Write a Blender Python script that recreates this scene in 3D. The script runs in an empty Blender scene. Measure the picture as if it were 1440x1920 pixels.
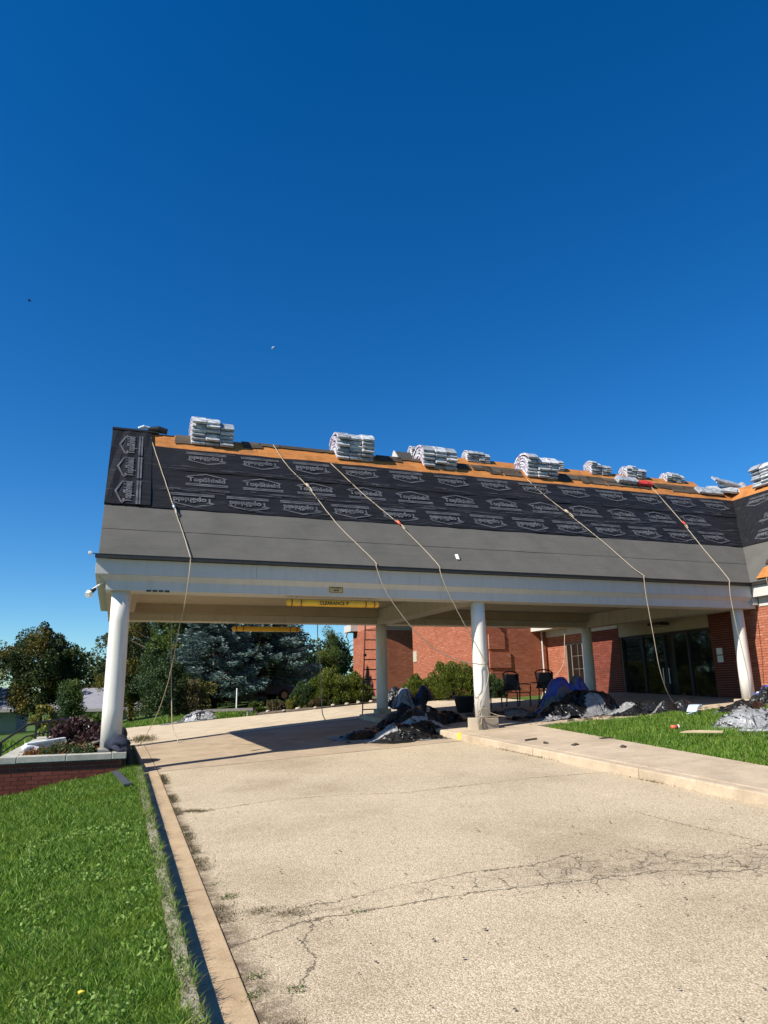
import bpy, bmesh, math, random
import numpy as np
from mathutils import Vector, Matrix

SC = bpy.context.scene
COL = SC.collection
rad = math.radians

# ------------------------------------------------------------------ camera
cam_d = bpy.data.cameras.new('camera')
cam = bpy.data.objects.new('camera', cam_d)
COL.objects.link(cam)
PITCH, ROLL, YAW = rad(14.14), rad(-1.03), rad(20.36)
_fw = Vector((math.sin(YAW), math.cos(YAW), 0)); _rt = Vector((math.cos(YAW), -math.sin(YAW), 0)); _up = Vector((0, 0, 1))
_F = _fw * math.cos(PITCH) + _up * math.sin(PITCH)
_U = -_fw * math.sin(PITCH) + _up * math.cos(PITCH)
_r = _rt * math.cos(ROLL) + _U * math.sin(ROLL)
_u = -_rt * math.sin(ROLL) + _U * math.cos(ROLL)
cam.matrix_world = Matrix(((_r.x, _u.x, -_F.x, 0), (_r.y, _u.y, -_F.y, 0), (_r.z, _u.z, -_F.z, 1.6), (0, 0, 0, 1)))
cam_d.sensor_fit = 'VERTICAL'; cam_d.sensor_height = 36.0; cam_d.sensor_width = 27.0
cam_d.lens = 1340 / 1920 * 36.0
cam_d.clip_start = 0.05; cam_d.clip_end = 5000
SC.camera = cam

# ------------------------------------------------------------------ sky and sun
SUN_EL, SUN_AZ = rad(41.0), rad(14.0)            # the sun stands to the left, slightly in front of the canopy
S = Vector((-math.cos(SUN_EL) * math.cos(SUN_AZ), -math.cos(SUN_EL) * math.sin(SUN_AZ), math.sin(SUN_EL)))
W = bpy.data.worlds.new('World'); SC.world = W; W.use_nodes = True
wn = W.node_tree.nodes; wl = W.node_tree.links
bg = wn['Background']
sky = wn.new('ShaderNodeTexSky'); sky.sky_type = 'NISHITA'; sky.sun_disc = False
sky.sun_elevation = SUN_EL
sky.sun_rotation = math.atan2(S.x, S.y)
sky.altitude = 500; sky.air_density = 1.0; sky.dust_density = 0.05; sky.ozone_density = 2.0
hsv = wn.new('ShaderNodeHueSaturation'); hsv.inputs['Saturation'].default_value = 1.42; hsv.inputs['Value'].default_value = 1.0
wl.new(sky.outputs[0], hsv.inputs['Color'])
tint = wn.new('ShaderNodeMix'); tint.data_type = 'RGBA'; tint.blend_type = 'MULTIPLY'; tint.inputs[0].default_value = 1.0
tint.inputs[7].default_value = (0.70, 0.97, 1.17, 1)
wl.new(hsv.outputs[0], tint.inputs[6])
wl.new(tint.outputs[2], bg.inputs['Color'])
bg.inputs['Strength'].default_value = 0.077
sun_d = bpy.data.lights.new('sun', 'SUN'); sun_d.energy = 5.0; sun_d.angle = rad(0.53); sun_d.color = (1.0, 0.93, 0.81)
sun = bpy.data.objects.new('sun', sun_d); COL.objects.link(sun)
sun.rotation_euler = S.to_track_quat('Z', 'Y').to_euler()
sun.location = (-20, -5, 25)
SC.view_settings.view_transform = 'Standard'; SC.view_settings.look = 'None'
SC.view_settings.exposure = 0.62; SC.view_settings.gamma = 1.0; SC.view_settings.use_curve_mapping = False
SC.render.engine = 'CYCLES'
SC.cycles.max_bounces = 8; SC.cycles.diffuse_bounces = 4; SC.cycles.transparent_max_bounces = 8
SC.cycles.use_denoising = True

# ------------------------------------------------------------------ materials
MATS = {}
def srgb(r, g, b):
    f = lambda c: (c / 255 / 12.92) if c / 255 <= 0.04045 else ((c / 255 + 0.055) / 1.055) ** 2.4
    return (f(r), f(g), f(b))

class NT:
    """short writing for node trees"""
    def __init__(self, name):
        self.m = bpy.data.materials.new(name); self.m.use_nodes = True
        self.t = self.m.node_tree; self.n = self.t.nodes; self.l = self.t.links
        self.bsdf = self.n['Principled BSDF']; self.out = self.n['Material Output']
        MATS[name] = self.m
    def new(self, typ, **kw):
        x = self.n.new(typ)
        for k, v in kw.items(): setattr(x, k, v)
        return x
    def link(self, a, b): self.l.new(a, b)
    def val(self, sock, v):
        if hasattr(v, 'is_linked') or isinstance(v, bpy.types.NodeSocket): self.l.new(v, sock)
        else: sock.default_value = v
    def coord(self, kind='Object', scale=None, rot=None):
        if kind == 'World': o = self.new('ShaderNodeNewGeometry').outputs['Position']
        else: o = self.new('ShaderNodeTexCoord').outputs[kind]
        if scale or rot:
            mp = self.new('ShaderNodeMapping'); self.link(o, mp.inputs['Vector'])
            if scale: mp.inputs['Scale'].default_value = scale
            if rot: mp.inputs['Rotation'].default_value = rot
            o = mp.outputs[0]
        return o
    def pos(self, scale=None):
        o = self.new('ShaderNodeNewGeometry').outputs['Position']
        if scale:
            mp = self.new('ShaderNodeMapping'); self.link(o, mp.inputs['Vector']); mp.inputs['Scale'].default_value = scale; o = mp.outputs[0]
        return o
    def noise(self, vec, scale, detail=4, rough=0.55, dist=0.0):
        x = self.new('ShaderNodeTexNoise'); self.link(vec, x.inputs['Vector'])
        x.inputs['Scale'].default_value = scale; x.inputs['Detail'].default_value = detail
        x.inputs['Roughness'].default_value = rough; x.inputs['Distortion'].default_value = dist
        return x.outputs['Fac']
    def voro(self, vec, scale, feature='F1', out='Distance', rnd=1.0):
        x = self.new('ShaderNodeTexVoronoi', feature=feature); self.link(vec, x.inputs['Vector'])
        x.inputs['Scale'].default_value = scale; x.inputs['Randomness'].default_value = rnd
        return x.outputs[out]
    def ramp(self, fac, stops):
        x = self.new('ShaderNodeValToRGB'); self.link(fac, x.inputs['Fac'])
        e = x.color_ramp.elements
        while len(e) < len(stops): e.new(0.5)
        for i, (p, c) in enumerate(stops):
            e[i].position = p
            e[i].color = (c, c, c, 1) if isinstance(c, (int, float)) else (*c, 1)
        return x.outputs['Color']
    def mix(self, fac, a, b, mode='MIX'):
        x = self.new('ShaderNodeMix', data_type='RGBA', blend_type=mode)
        self.val(x.inputs[0], fac)
        for s, v in ((x.inputs[6], a), (x.inputs[7], b)):
            if isinstance(v, bpy.types.NodeSocket): self.link(v, s)
            else: s.default_value = (*v, 1) if len(v) == 3 else v
        return x.outputs[2]
    def math(self, op, a, b=0.0, clamp=False):
        x = self.new('ShaderNodeMath', operation=op); x.use_clamp = clamp
        self.val(x.inputs[0], a); self.val(x.inputs[1], b)
        return x.outputs[0]
    def attr(self, name):
        return self.new('ShaderNodeAttribute', attribute_name=name).outputs['Fac']
    def isl(self):
        g = self.new('ShaderNodeNewGeometry').outputs['Random Per Island']
        o = self.new('ShaderNodeObjectInfo').outputs['Random']
        return self.math('FRACT', self.math('ADD', g, o))
    def base(self, c):
        s = self.bsdf.inputs['Base Color']
        if isinstance(c, bpy.types.NodeSocket): self.link(c, s)
        else: s.default_value = (*c, 1)
    def rough(self, v): self.val(self.bsdf.inputs['Roughness'], v)
    def bump(self, h, strength=0.3, dist=0.01):
        b = self.new('ShaderNodeBump'); b.inputs['Strength'].default_value = strength; b.inputs['Distance'].default_value = dist
        self.link(h, b.inputs['Height']); self.link(b.outputs[0], self.bsdf.inputs['Normal'])
    def spec(self, v): self.bsdf.inputs['Specular IOR Level'].default_value = v
    def transluc(self, col, fac):
        t = self.new('ShaderNodeBsdfTranslucent'); mx = self.new('ShaderNodeMixShader')
        self.val(t.inputs['Color'], col if isinstance(col, bpy.types.NodeSocket) else (*col, 1))
        mx.inputs[0].default_value = fac
        self.link(self.bsdf.outputs[0], mx.inputs[1]); self.link(t.outputs[0], mx.inputs[2]); self.link(mx.outputs[0], self.out.inputs['Surface'])

def plain(name, col, rough=0.6, var=0.12, scale=6.0, bump=0.0, bscale=60.0, metal=0.0, spec=0.5, dirt=None, dirtscale=1.2):
    """painted / plain surface with soft tonal variation, optional dirt patches and fine relief"""
    t = NT(name); p = t.pos()
    n = t.noise(p, scale, 5)
    lo = tuple(max(0, c * (1 - var)) for c in col); hi = tuple(min(1, c * (1 + var)) for c in col)
    c = t.ramp(n, [(0.3, lo), (0.7, hi)])
    if dirt:
        f = t.ramp(t.noise(p, dirtscale, 6, 0.65), [(0.5, 0.0), (0.75, 0.8)])
        c = t.mix(f, c, dirt)
    t.base(c); t.rough(rough); t.spec(spec)
    t.bsdf.inputs['Metallic'].default_value = metal
    if bump: t.bump(t.noise(p, bscale, 3), bump, 0.01)
    return t.m

def paint(name, col, fac):
    t = NT(name); p = t.pos(); q = t.pos((9, 9, .7)); n = t.noise(q, 1.0, 5, .65)
    c = t.ramp(t.noise(p, 3, 5), [(.3, tuple(x * .93 for x in col)), (.7, col)])
    c = t.mix(t.ramp(n, [(.5, 0.0), (.72, fac)]), c, tuple(x * y for x, y in zip(col, (.62, .58, .50))))
    c = t.mix(t.ramp(t.noise(p, 22, 4, .7), [(.6, 0.0), (.75, .35)]), c, tuple(x * .7 for x in col))
    t.base(c); t.rough(.6); t.spec(.35); t.bump(t.noise(p, 35, 3), .08, .01)
paint('paint_white', (0.55, 0.535, 0.51), .26)
paint('paint_white_shaded', (0.50, 0.455, 0.375), .5)  # fascia's white paint again, canopy shade put into its colour for the inner beams
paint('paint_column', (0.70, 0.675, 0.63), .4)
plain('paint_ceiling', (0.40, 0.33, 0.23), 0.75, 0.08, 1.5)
plain('drip_metal', (0.028, 0.025, 0.022), 0.45, 0.2, 4.0)
plain('concrete_cap', (0.42, 0.41, 0.35), 0.9, 0.14, 9.0, 0.25, 90, dirt=(0.22, 0.21, 0.17))
plain('soil', (0.055, 0.035, 0.022), 0.95, 0.4, 25.0, 0.8, 60)
plain('rope_fibre', (0.42, 0.35, 0.26), 0.85, 0.2, 60.0, 0.4, 300)
plain('black_metal', (0.02, 0.02, 0.022), 0.4, 0.2, 5.0)
plain('steel', (0.45, 0.45, 0.46), 0.35, 0.15, 20.0, metal=0.8)
plain('ladder_fibre', (0.045, 0.025, 0.018), 0.6, 0.2, 12.0)
plain('yellow_pvc', (0.80, 0.46, 0.03), 0.35, 0.06, 4.0, dirt=(0.55, 0.33, 0.05), dirtscale=5)
plain('red_band', (0.22, 0.04, 0.015), 0.5, 0.1)
plain('black_print', (0.02, 0.014, 0.012), 0.6, 0.1)
plain('window_trim', (0.20, 0.17, 0.14), 0.6, 0.1)
plain('sign_tan', (0.55, 0.40, 0.16), 0.6, 0.1)
plain('white_plastic', (0.80, 0.80, 0.80), 0.4, 0.06, 8.0)
plain('red_plastic', (0.5, 0.04, 0.03), 0.4, 0.1)
plain('orange_plastic', (0.62, 0.11, 0.05), 0.4, 0.1)
plain('navy_cloth', (0.012, 0.016, 0.035), 0.9, 0.3, 12.0, 0.5, 80)
plain('cardboard', (0.46, 0.36, 0.22), 0.9, 0.15, 10.0)
plain('bark', (0.05, 0.036, 0.026), 0.95, 0.35, 9.0, 0.6, 40)
plain('stone_white', (0.42, 0.37, 0.29), 0.85, 0.15, 14.0, 0.4, 60)
plain('house_siding', (0.36, 0.40, 0.38), 0.8, 0.06, 3.0)
plain('house_roof', (0.25, 0.25, 0.28), 0.9, 0.12, 3.0, 0.3, 30)
plain('tyre_rubber', (0.02, 0.02, 0.02), 0.85, 0.2)
plain('car_paint', (0.035, 0.07, 0.19), 0.25, 0.05)
plain('plank_grey', (0.13, 0.12, 0.11), 0.85, 0.25, 10.0, 0.4, 60)
plain('flashing', (0.07, 0.08, 0.09), 0.45, 0.2, 12.0, metal=0.3)
plain('moon_rock', (0.24, 0.30, 0.40), 0.95, 0.2, 0.3)
plain('feather', (0.02, 0.02, 0.025), 0.8, 0.2)
plain('mulch', (0.13, 0.10, 0.07), 0.95, 0.4, 12.0, 0.8, 40)
plain('yellow_paint', (0.66, 0.50, 0.06), 0.75, 0.25, 30.0)
plain('print_faint', (0.05, 0.051, 0.054), 0.6, 0.6, 3.0)
plain('print_grey', (0.075, 0.078, 0.085), 0.6, 0.5, 5.0)

t = NT('glass_dark'); t.base((0.008, 0.009, 0.009)); t.rough(0.03); t.bsdf.inputs['IOR'].default_value = 1.85
t = NT('car_glass'); t.base((0.02, 0.03, 0.035)); t.rough(0.05); t.spec(0.8)

def brick_material(name, cols, bump=0.4):
    t = NT(name); p = t.pos()
    c = t.ramp(t.isl(), [(0.0, cols[0]), (0.35, cols[1]), (0.7, cols[2]), (1.0, cols[3])])
    n = t.noise(p, 45, 5, 0.7)
    c = t.mix(t.ramp(n, [(0.4, 0.0), (0.8, 0.45)]), c, tuple(x * 0.55 for x in cols[1]))
    c = t.mix(t.ramp(t.noise(p, 1.1, 6, 0.7), [(0.48, 0.0), (0.75, 0.5)]), c, tuple(x * 0.6 for x in cols[0]))
    t.base(c); t.rough(0.9); t.spec(0.2); t.bump(n, bump, 0.006)
    return t.m
brick_material('brick_red', [(0.33, 0.105, 0.060), (0.41, 0.150, 0.088), (0.37, 0.122, 0.070), (0.47, 0.195, 0.125)])
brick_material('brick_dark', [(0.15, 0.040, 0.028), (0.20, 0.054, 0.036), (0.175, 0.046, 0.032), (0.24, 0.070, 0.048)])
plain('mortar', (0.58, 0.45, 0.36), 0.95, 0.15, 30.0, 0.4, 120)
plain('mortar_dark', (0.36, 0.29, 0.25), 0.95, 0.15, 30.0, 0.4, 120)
t = NT('brick_far'); bt = t.new('ShaderNodeTexBrick')
vv = t.pos(); sx = t.new('ShaderNodeSeparateXYZ'); t.link(vv, sx.inputs[0]); cx = t.new('ShaderNodeCombineXYZ')
t.link(sx.outputs['Y'], cx.inputs[0]); t.link(sx.outputs['Z'], cx.inputs[1]); t.link(cx.outputs[0], bt.inputs['Vector'])
bt.inputs['Scale'].default_value = 1.0; bt.inputs['Brick Width'].default_value = 0.21; bt.inputs['Row Height'].default_value = 0.0677
bt.inputs['Mortar Size'].default_value = 0.006
bt.inputs['Color1'].default_value = (0.34, 0.10, 0.055, 1); bt.inputs['Color2'].default_value = (0.39, 0.13, 0.075, 1); bt.inputs['Mortar'].default_value = (0.42, 0.32, 0.25, 1)
t.base(bt.outputs['Color']); t.rough(0.9)

# --- paving
t = NT('aggregate'); p = t.pos()
stone = t.voro(p, 95, 'F1', 'Color'); sd = t.voro(p, 95, 'F1', 'Distance')
sep = t.new('ShaderNodeSeparateColor'); t.link(stone, sep.inputs[0])
c = t.ramp(sep.outputs[0], [(0.0, (0.335, 0.268, 0.178)), (0.35, (0.48, 0.395, 0.275)), (0.7, (0.555, 0.467, 0.337)), (1.0, (0.665, 0.58, 0.445))])
gap = t.ramp(sd, [(0.42, 0.0), (0.85, 0.75)])
c = t.mix(gap, c, (0.25, 0.195, 0.13))
big = t.ramp(t.noise(p, 0.55, 5, 0.6), [(0.33, (0.80, 0.775, 0.74)), (0.5, (0.98, 0.97, 0.95)), (0.67, (1.08, 1.07, 1.05))])
c = t.mix(1.0, c, big, 'MULTIPLY')
mid = t.ramp(t.noise(p, 5.0, 6, 0.7), [(0.55, 0.0), (0.8, 0.28)])
c = t.mix(mid, c, (0.30, 0.245, 0.17))
# cracks: distance to the crack lines and a web of fine cracks where the 'web' mask is high
wv = t.new('ShaderNodeVectorMath', operation='ADD')
nz = t.new('ShaderNodeTexNoise'); t.link(p, nz.inputs['Vector']); nz.inputs['Scale'].default_value = 4.0; nz.inputs['Detail'].default_value = 5
nzs = t.new('ShaderNodeVectorMath', operation='SCALE'); t.link(nz.outputs['Color'], nzs.inputs[0]); nzs.inputs['Scale'].default_value = 0.24
t.link(p, wv.inputs[0]); t.link(nzs.outputs[0], wv.inputs[1])
web1 = t.voro(wv.outputs[0], 4.2, 'DISTANCE_TO_EDGE'); web2 = t.voro(wv.outputs[0], 9.0, 'DISTANCE_TO_EDGE')
web = t.attr('web')
patchy = t.ramp(t.noise(p, 3.0, 4, 0.6), [(0.38, 0.0), (0.6, 1.0)])
w1 = t.math('MULTIPLY', t.ramp(web1, [(0.007, 0.9), (0.028, 0.0)]), t.math('MULTIPLY', t.ramp(web, [(0.12, 0.0), (0.6, 1.0)]), patchy))
w2 = t.math('MULTIPLY', t.ramp(web2, [(0.010, 0.85), (0.040, 0.0)]), t.math('MULTIPLY', t.ramp(web, [(0.55, 0.0), (0.95, 0.9)]), patchy))
jit = t.math('MULTIPLY', t.math('SUBTRACT', t.noise(p, 9.0, 6, 0.75), 0.5), 0.22)
dl = t.math('ABSOLUTE', t.math('ADD', t.attr('crack'), jit))
wid = t.math('MULTIPLY', t.ramp(t.noise(p, 2.2, 3), [(0.35, 0.2), (0.7, 1.0)]), 0.0145)
ln = t.math('SUBTRACT', 1.0, t.math('DIVIDE', dl, wid), True)
ln = t.math('POWER', ln, 0.45)
cr = t.math('MAXIMUM', t.math('MAXIMUM', w1, w2), ln, True)
stain = t.math('MULTIPLY', t.ramp(web, [(0.45, 0.0), (1.0, 0.55)]), t.ramp(t.noise(p, 6.0, 6, 0.7), [(0.4, 0.0), (0.7, 1.0)]))
c = t.mix(stain, c, (0.17, 0.135, 0.095))
c = t.mix(t.math('MULTIPLY', cr, 0.88), c, (0.055, 0.040, 0.028))
edge = t.math('MULTIPLY', t.attr('edge'), t.ramp(t.noise(p, 7.0, 6, 0.7), [(0.36, 0.15), (0.56, 1.0)]))
c = t.mix(edge, c, (0.10, 0.072, 0.048))
t.base(c); t.rough(0.95); t.spec(0.15)
h = t.math('SUBTRACT', t.math('SUBTRACT', 0.6, sd), t.math('MULTIPLY', cr, 1.5))
t.bump(h, 0.55, 0.007)

def concrete(name, col, var=0.16, stain=(0.24, 0.18, 0.12), stainfac=0.5, sc=0.8):
    t = NT(name); p = t.pos()
    c = t.ramp(t.noise(p, 2.2, 7, 0.62), [(0.3, tuple(x * (1 - var) for x in col)), (0.7, tuple(min(1, x * (1 + var)) for x in col))])
    c = t.mix(t.ramp(t.noise(p, sc, 7, 0.7), [(0.5, 0.0), (0.72, stainfac)]), c, stain)
    sp = t.voro(p, 140, 'F1', 'Distance')
    c = t.mix(t.ramp(sp, [(0.05, 0.35), (0.25, 0.0)]), c, tuple(x * 0.5 for x in col))
    c = t.mix(t.ramp(t.noise(p, 60, 4, 0.7), [(0.48, 0.0), (0.70, 0.5)]), c, tuple(x * 0.55 for x in col))
    c = t.mix(t.ramp(t.noise(p, 14, 6, 0.75), [(0.50, 0.0), (0.72, 0.35)]), c, stain)
    ck = t.voro(p, 0.9, 'DISTANCE_TO_EDGE')
    t.base(c); t.rough(0.92); t.spec(0.2)
    t.bump(t.noise(p, 70, 5, 0.75), 0.5, 0.010)
    return t.m
concrete('concrete_walk', (0.49, 0.395, 0.285))
concrete('concrete_gutter', (0.46, 0.345, 0.215), stain=(0.25, 0.155, 0.085), stainfac=0.6, sc=3.0)
concrete('concrete_curb', (0.36, 0.315, 0.24), stain=(0.14, 0.12, 0.09), stainfac=0.6, sc=2.5)
concrete('concrete_slab', (0.41, 0.325, 0.23), stain=(0.25, 0.16, 0.095), stainfac=0.65, sc=0.7)
concrete('concrete_back', (0.51, 0.425, 0.30), stain=(0.35, 0.26, 0.17), stainfac=0.4, sc=0.6)
concrete('concrete_plinth', (0.40, 0.34, 0.26), stain=(0.28, 0.22, 0.15))

# --- roof coverings
t = NT('plywood'); p = t.coord('World', (3, 26, 26))
c = t.ramp(t.noise(p, 1.0, 5, 0.6), [(0.3, (0.34, 0.125, 0.032)), (0.7, (0.54, 0.225, 0.066))])
c = t.mix(t.ramp(t.noise(t.pos(), 1.6, 5, 0.65), [(0.46, 0.0), (0.68, 0.7)]), c, (0.20, 0.085, 0.030))
t.base(c); t.rough(0.8); t.spec(0.2)
t = NT('felt_grey'); p = t.pos()
c = t.ramp(t.noise(p, 1.4, 7, 0.65), [(0.3, (0.088, 0.085, 0.077)), (0.7, (0.118, 0.113, 0.103))])
c = t.mix(t.ramp(t.noise(p, 160, 2), [(0.5, 0.0), (0.7, 0.25)]), c, (0.055, 0.052, 0.046))
t.base(c); t.rough(0.9); t.spec(0.2)
pw = t.coord('World', (0.5, 3, 3)); t.bump(t.noise(pw, 2.0, 5, 0.6, 0.6), 0.35, 0.05)
t = NT('felt_black'); p = t.pos()
pw = t.coord('World', (0.55, 6, 6)); n = t.noise(pw, 1.7, 6, 0.62, 0.5)
c = t.ramp(n, [(0.35, (0.007, 0.007, 0.0075)), (0.60, (0.015, 0.015, 0.016)), (0.78, (0.060, 0.060, 0.062))])
t.base(c); t.rough(t.ramp(n, [(0.3, 0.62), (0.7, 0.42)])); t.spec(0.22); t.bump(n, 0.7, 0.05)
t = NT('old_shingle'); p = t.pos()
c = t.ramp(t.isl(), [(0.0, (0.055, 0.042, 0.034)), (0.5, (0.085, 0.068, 0.054)), (1.0, (0.11, 0.09, 0.072))])
c = t.mix(t.ramp(t.noise(p, 120, 2), [(0.45, 0.0), (0.7, 0.4)]), c, (0.03, 0.025, 0.02)); t.base(c); t.rough(0.95); t.spec(0.1)
plain('roof_dark', (0.045, 0.042, 0.04), 0.95, 0.3, 6.0, 0.4, 50)
t = NT('wrapper'); p = t.pos()
v = t.ramp(t.isl(), [(0.0, (0.30, 0.33, 0.36)), (0.45, (0.46, 0.49, 0.52)), (1.0, (0.68, 0.70, 0.72))])
n = t.noise(t.coord('Object', (6, 22, 22)), 1.0, 5, 0.6, 0.8)
c = t.mix(t.ramp(n, [(0.46, 0.0), (0.60, 0.85)]), v, (0.13, 0.15, 0.17))
t.base(c); t.rough(0.32); t.bump(n, 0.35, 0.015)
t = NT('wrapper_print'); p = t.pos()
c = t.ramp(t.noise(p, 7.0, 2), [(0.50, (0.56, 0.57, 0.60)), (0.55, (0.36, 0.12, 0.18)), (0.60, (0.16, 0.15, 0.32)), (0.65, (0.60, 0.60, 0.62))])
t.base(c); t.rough(0.35)

def tarp(name, a, b, rough=0.28, metal=0.0, fold=6.0):
    t = NT(name); p = t.pos()
    n = t.noise(p, fold, 6, 0.65, 1.0)
    t.base(t.ramp(n, [(0.38, a), (0.66, b)])); t.rough(rough); t.bsdf.inputs['Metallic'].default_value = metal
    dv = t.noise(p, 2.0, 3); vv_ = t.new('ShaderNodeVectorMath', operation='ADD'); t.link(t.pos((1, 1, .6)), vv_.inputs[0]); t.link(dv, vv_.inputs[1])
    cz = t.voro(vv_.outputs[0], 2.6, 'DISTANCE_TO_EDGE'); cz2 = t.voro(vv_.outputs[0], 5.5, 'DISTANCE_TO_EDGE')
    hgt = t.math('ADD', t.math('MULTIPLY', n, 0.35), t.math('ADD', t.math('MULTIPLY', cz, 1.6), t.math('MULTIPLY', cz2, 1.0)))
    t.bump(hgt, 0.5, 0.08)
    return t.m
tarp('tarp_black', (0.008, 0.008, 0.009), (0.018, 0.019, 0.020), 0.30)
tarp('tarp_silver', (0.22, 0.225, 0.23), (0.38, 0.385, 0.39), 0.45, 0.1)
tarp('tarp_grey', (0.16, 0.16, 0.165), (0.27, 0.27, 0.275), 0.48, 0.0)
tarp('tarp_blue', (0.03, 0.05, 0.26), (0.06, 0.09, 0.38), 0.4)
tarp('plastic_pale', (0.40, 0.50, 0.60), (0.60, 0.68, 0.74), 0.35)

# --- plants
def leaf(name, stops, tr=0.3, trc=None, rough=0.55, patch=None):
    t = NT(name)
    c = t.ramp(t.isl(), [(i / (len(stops) - 1), s) for i, s in enumerate(stops)])
    if patch:
        c = t.mix(t.ramp(t.noise(t.pos(), patch[1], 4, 0.6), [(0.52, 0.0), (0.66, patch[2])]), c, patch[0])
    t.base(c); t.rough(rough); t.spec(0.3); t.transluc(c, tr)
    return t.m
leaf('grass_blade', [(0.026, 0.075, 0.007), (0.055, 0.145, 0.011), (0.105, 0.235, 0.017), (0.20, 0.345, 0.035), (0.40, 0.48, 0.13)], 0.4, patch=((0.17, 0.26, 0.028), 1.3, 0.6))
leaf('broad_leaf', [(0.11, 0.21, 0.03), (0.18, 0.30, 0.05), (0.27, 0.38, 0.10)], 0.3)
leaf('leaf_dark', [(0.018, 0.032, 0.011), (0.030, 0.052, 0.016), (0.045, 0.072, 0.020), (0.075, 0.095, 0.024)], 0.25, patch=((0.075, 0.10, 0.024), 0.8, 0.6))
leaf('leaf_autumn', [(0.05, 0.065, 0.014), (0.11, 0.11, 0.02), (0.20, 0.13, 0.02)], 0.3)
leaf('leaf_yellow', [(0.10, 0.12, 0.02), (0.18, 0.18, 0.03), (0.24, 0.20, 0.04)], 0.35)
leaf('leaf_evergreen', [(0.020, 0.042, 0.014), (0.036, 0.070, 0.020), (0.058, 0.10, 0.028)], 0.2)
leaf('needle_blue', [(0.075, 0.12, 0.115), (0.13, 0.195, 0.185), (0.20, 0.28, 0.265)], 0.12)
leaf('leaf_light', [(0.05, 0.085, 0.016), (0.085, 0.135, 0.026), (0.12, 0.17, 0.035)], 0.35)
leaf('leaf_yew', [(0.05, 0.080, 0.010), (0.095, 0.13, 0.016), (0.16, 0.19, 0.028), (0.03, 0.05, 0.012)], 0.25)
leaf('leaf_purple', [(0.035, 0.016, 0.020), (0.060, 0.025, 0.030), (0.10, 0.055, 0.05)], 0.2)
leaf('petal_orange', [(0.06, 0.07, 0.012), (0.50, 0.18, 0.012), (0.06, 0.05, 0.012), (0.40, 0.10, 0.012), (0.03, 0.05, 0.01)], 0.3)
leaf('leaf_dry', [(0.14, 0.10, 0.05), (0.10, 0.075, 0.04), (0.09, 0.11, 0.03)], 0.2)
plain('lawn_soil', (0.030, 0.040, 0.012), 0.95, 0.35, 14.0)
t = NT('ground_grass'); p = t.pos()
c = t.ramp(t.noise(p, 3.0, 8, 0.7), [(0.3, (0.045, 0.085, 0.018)), (0.7, (0.09, 0.14, 0.032))]); t.base(c); t.rough(0.95); t.spec(0.1)

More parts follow.
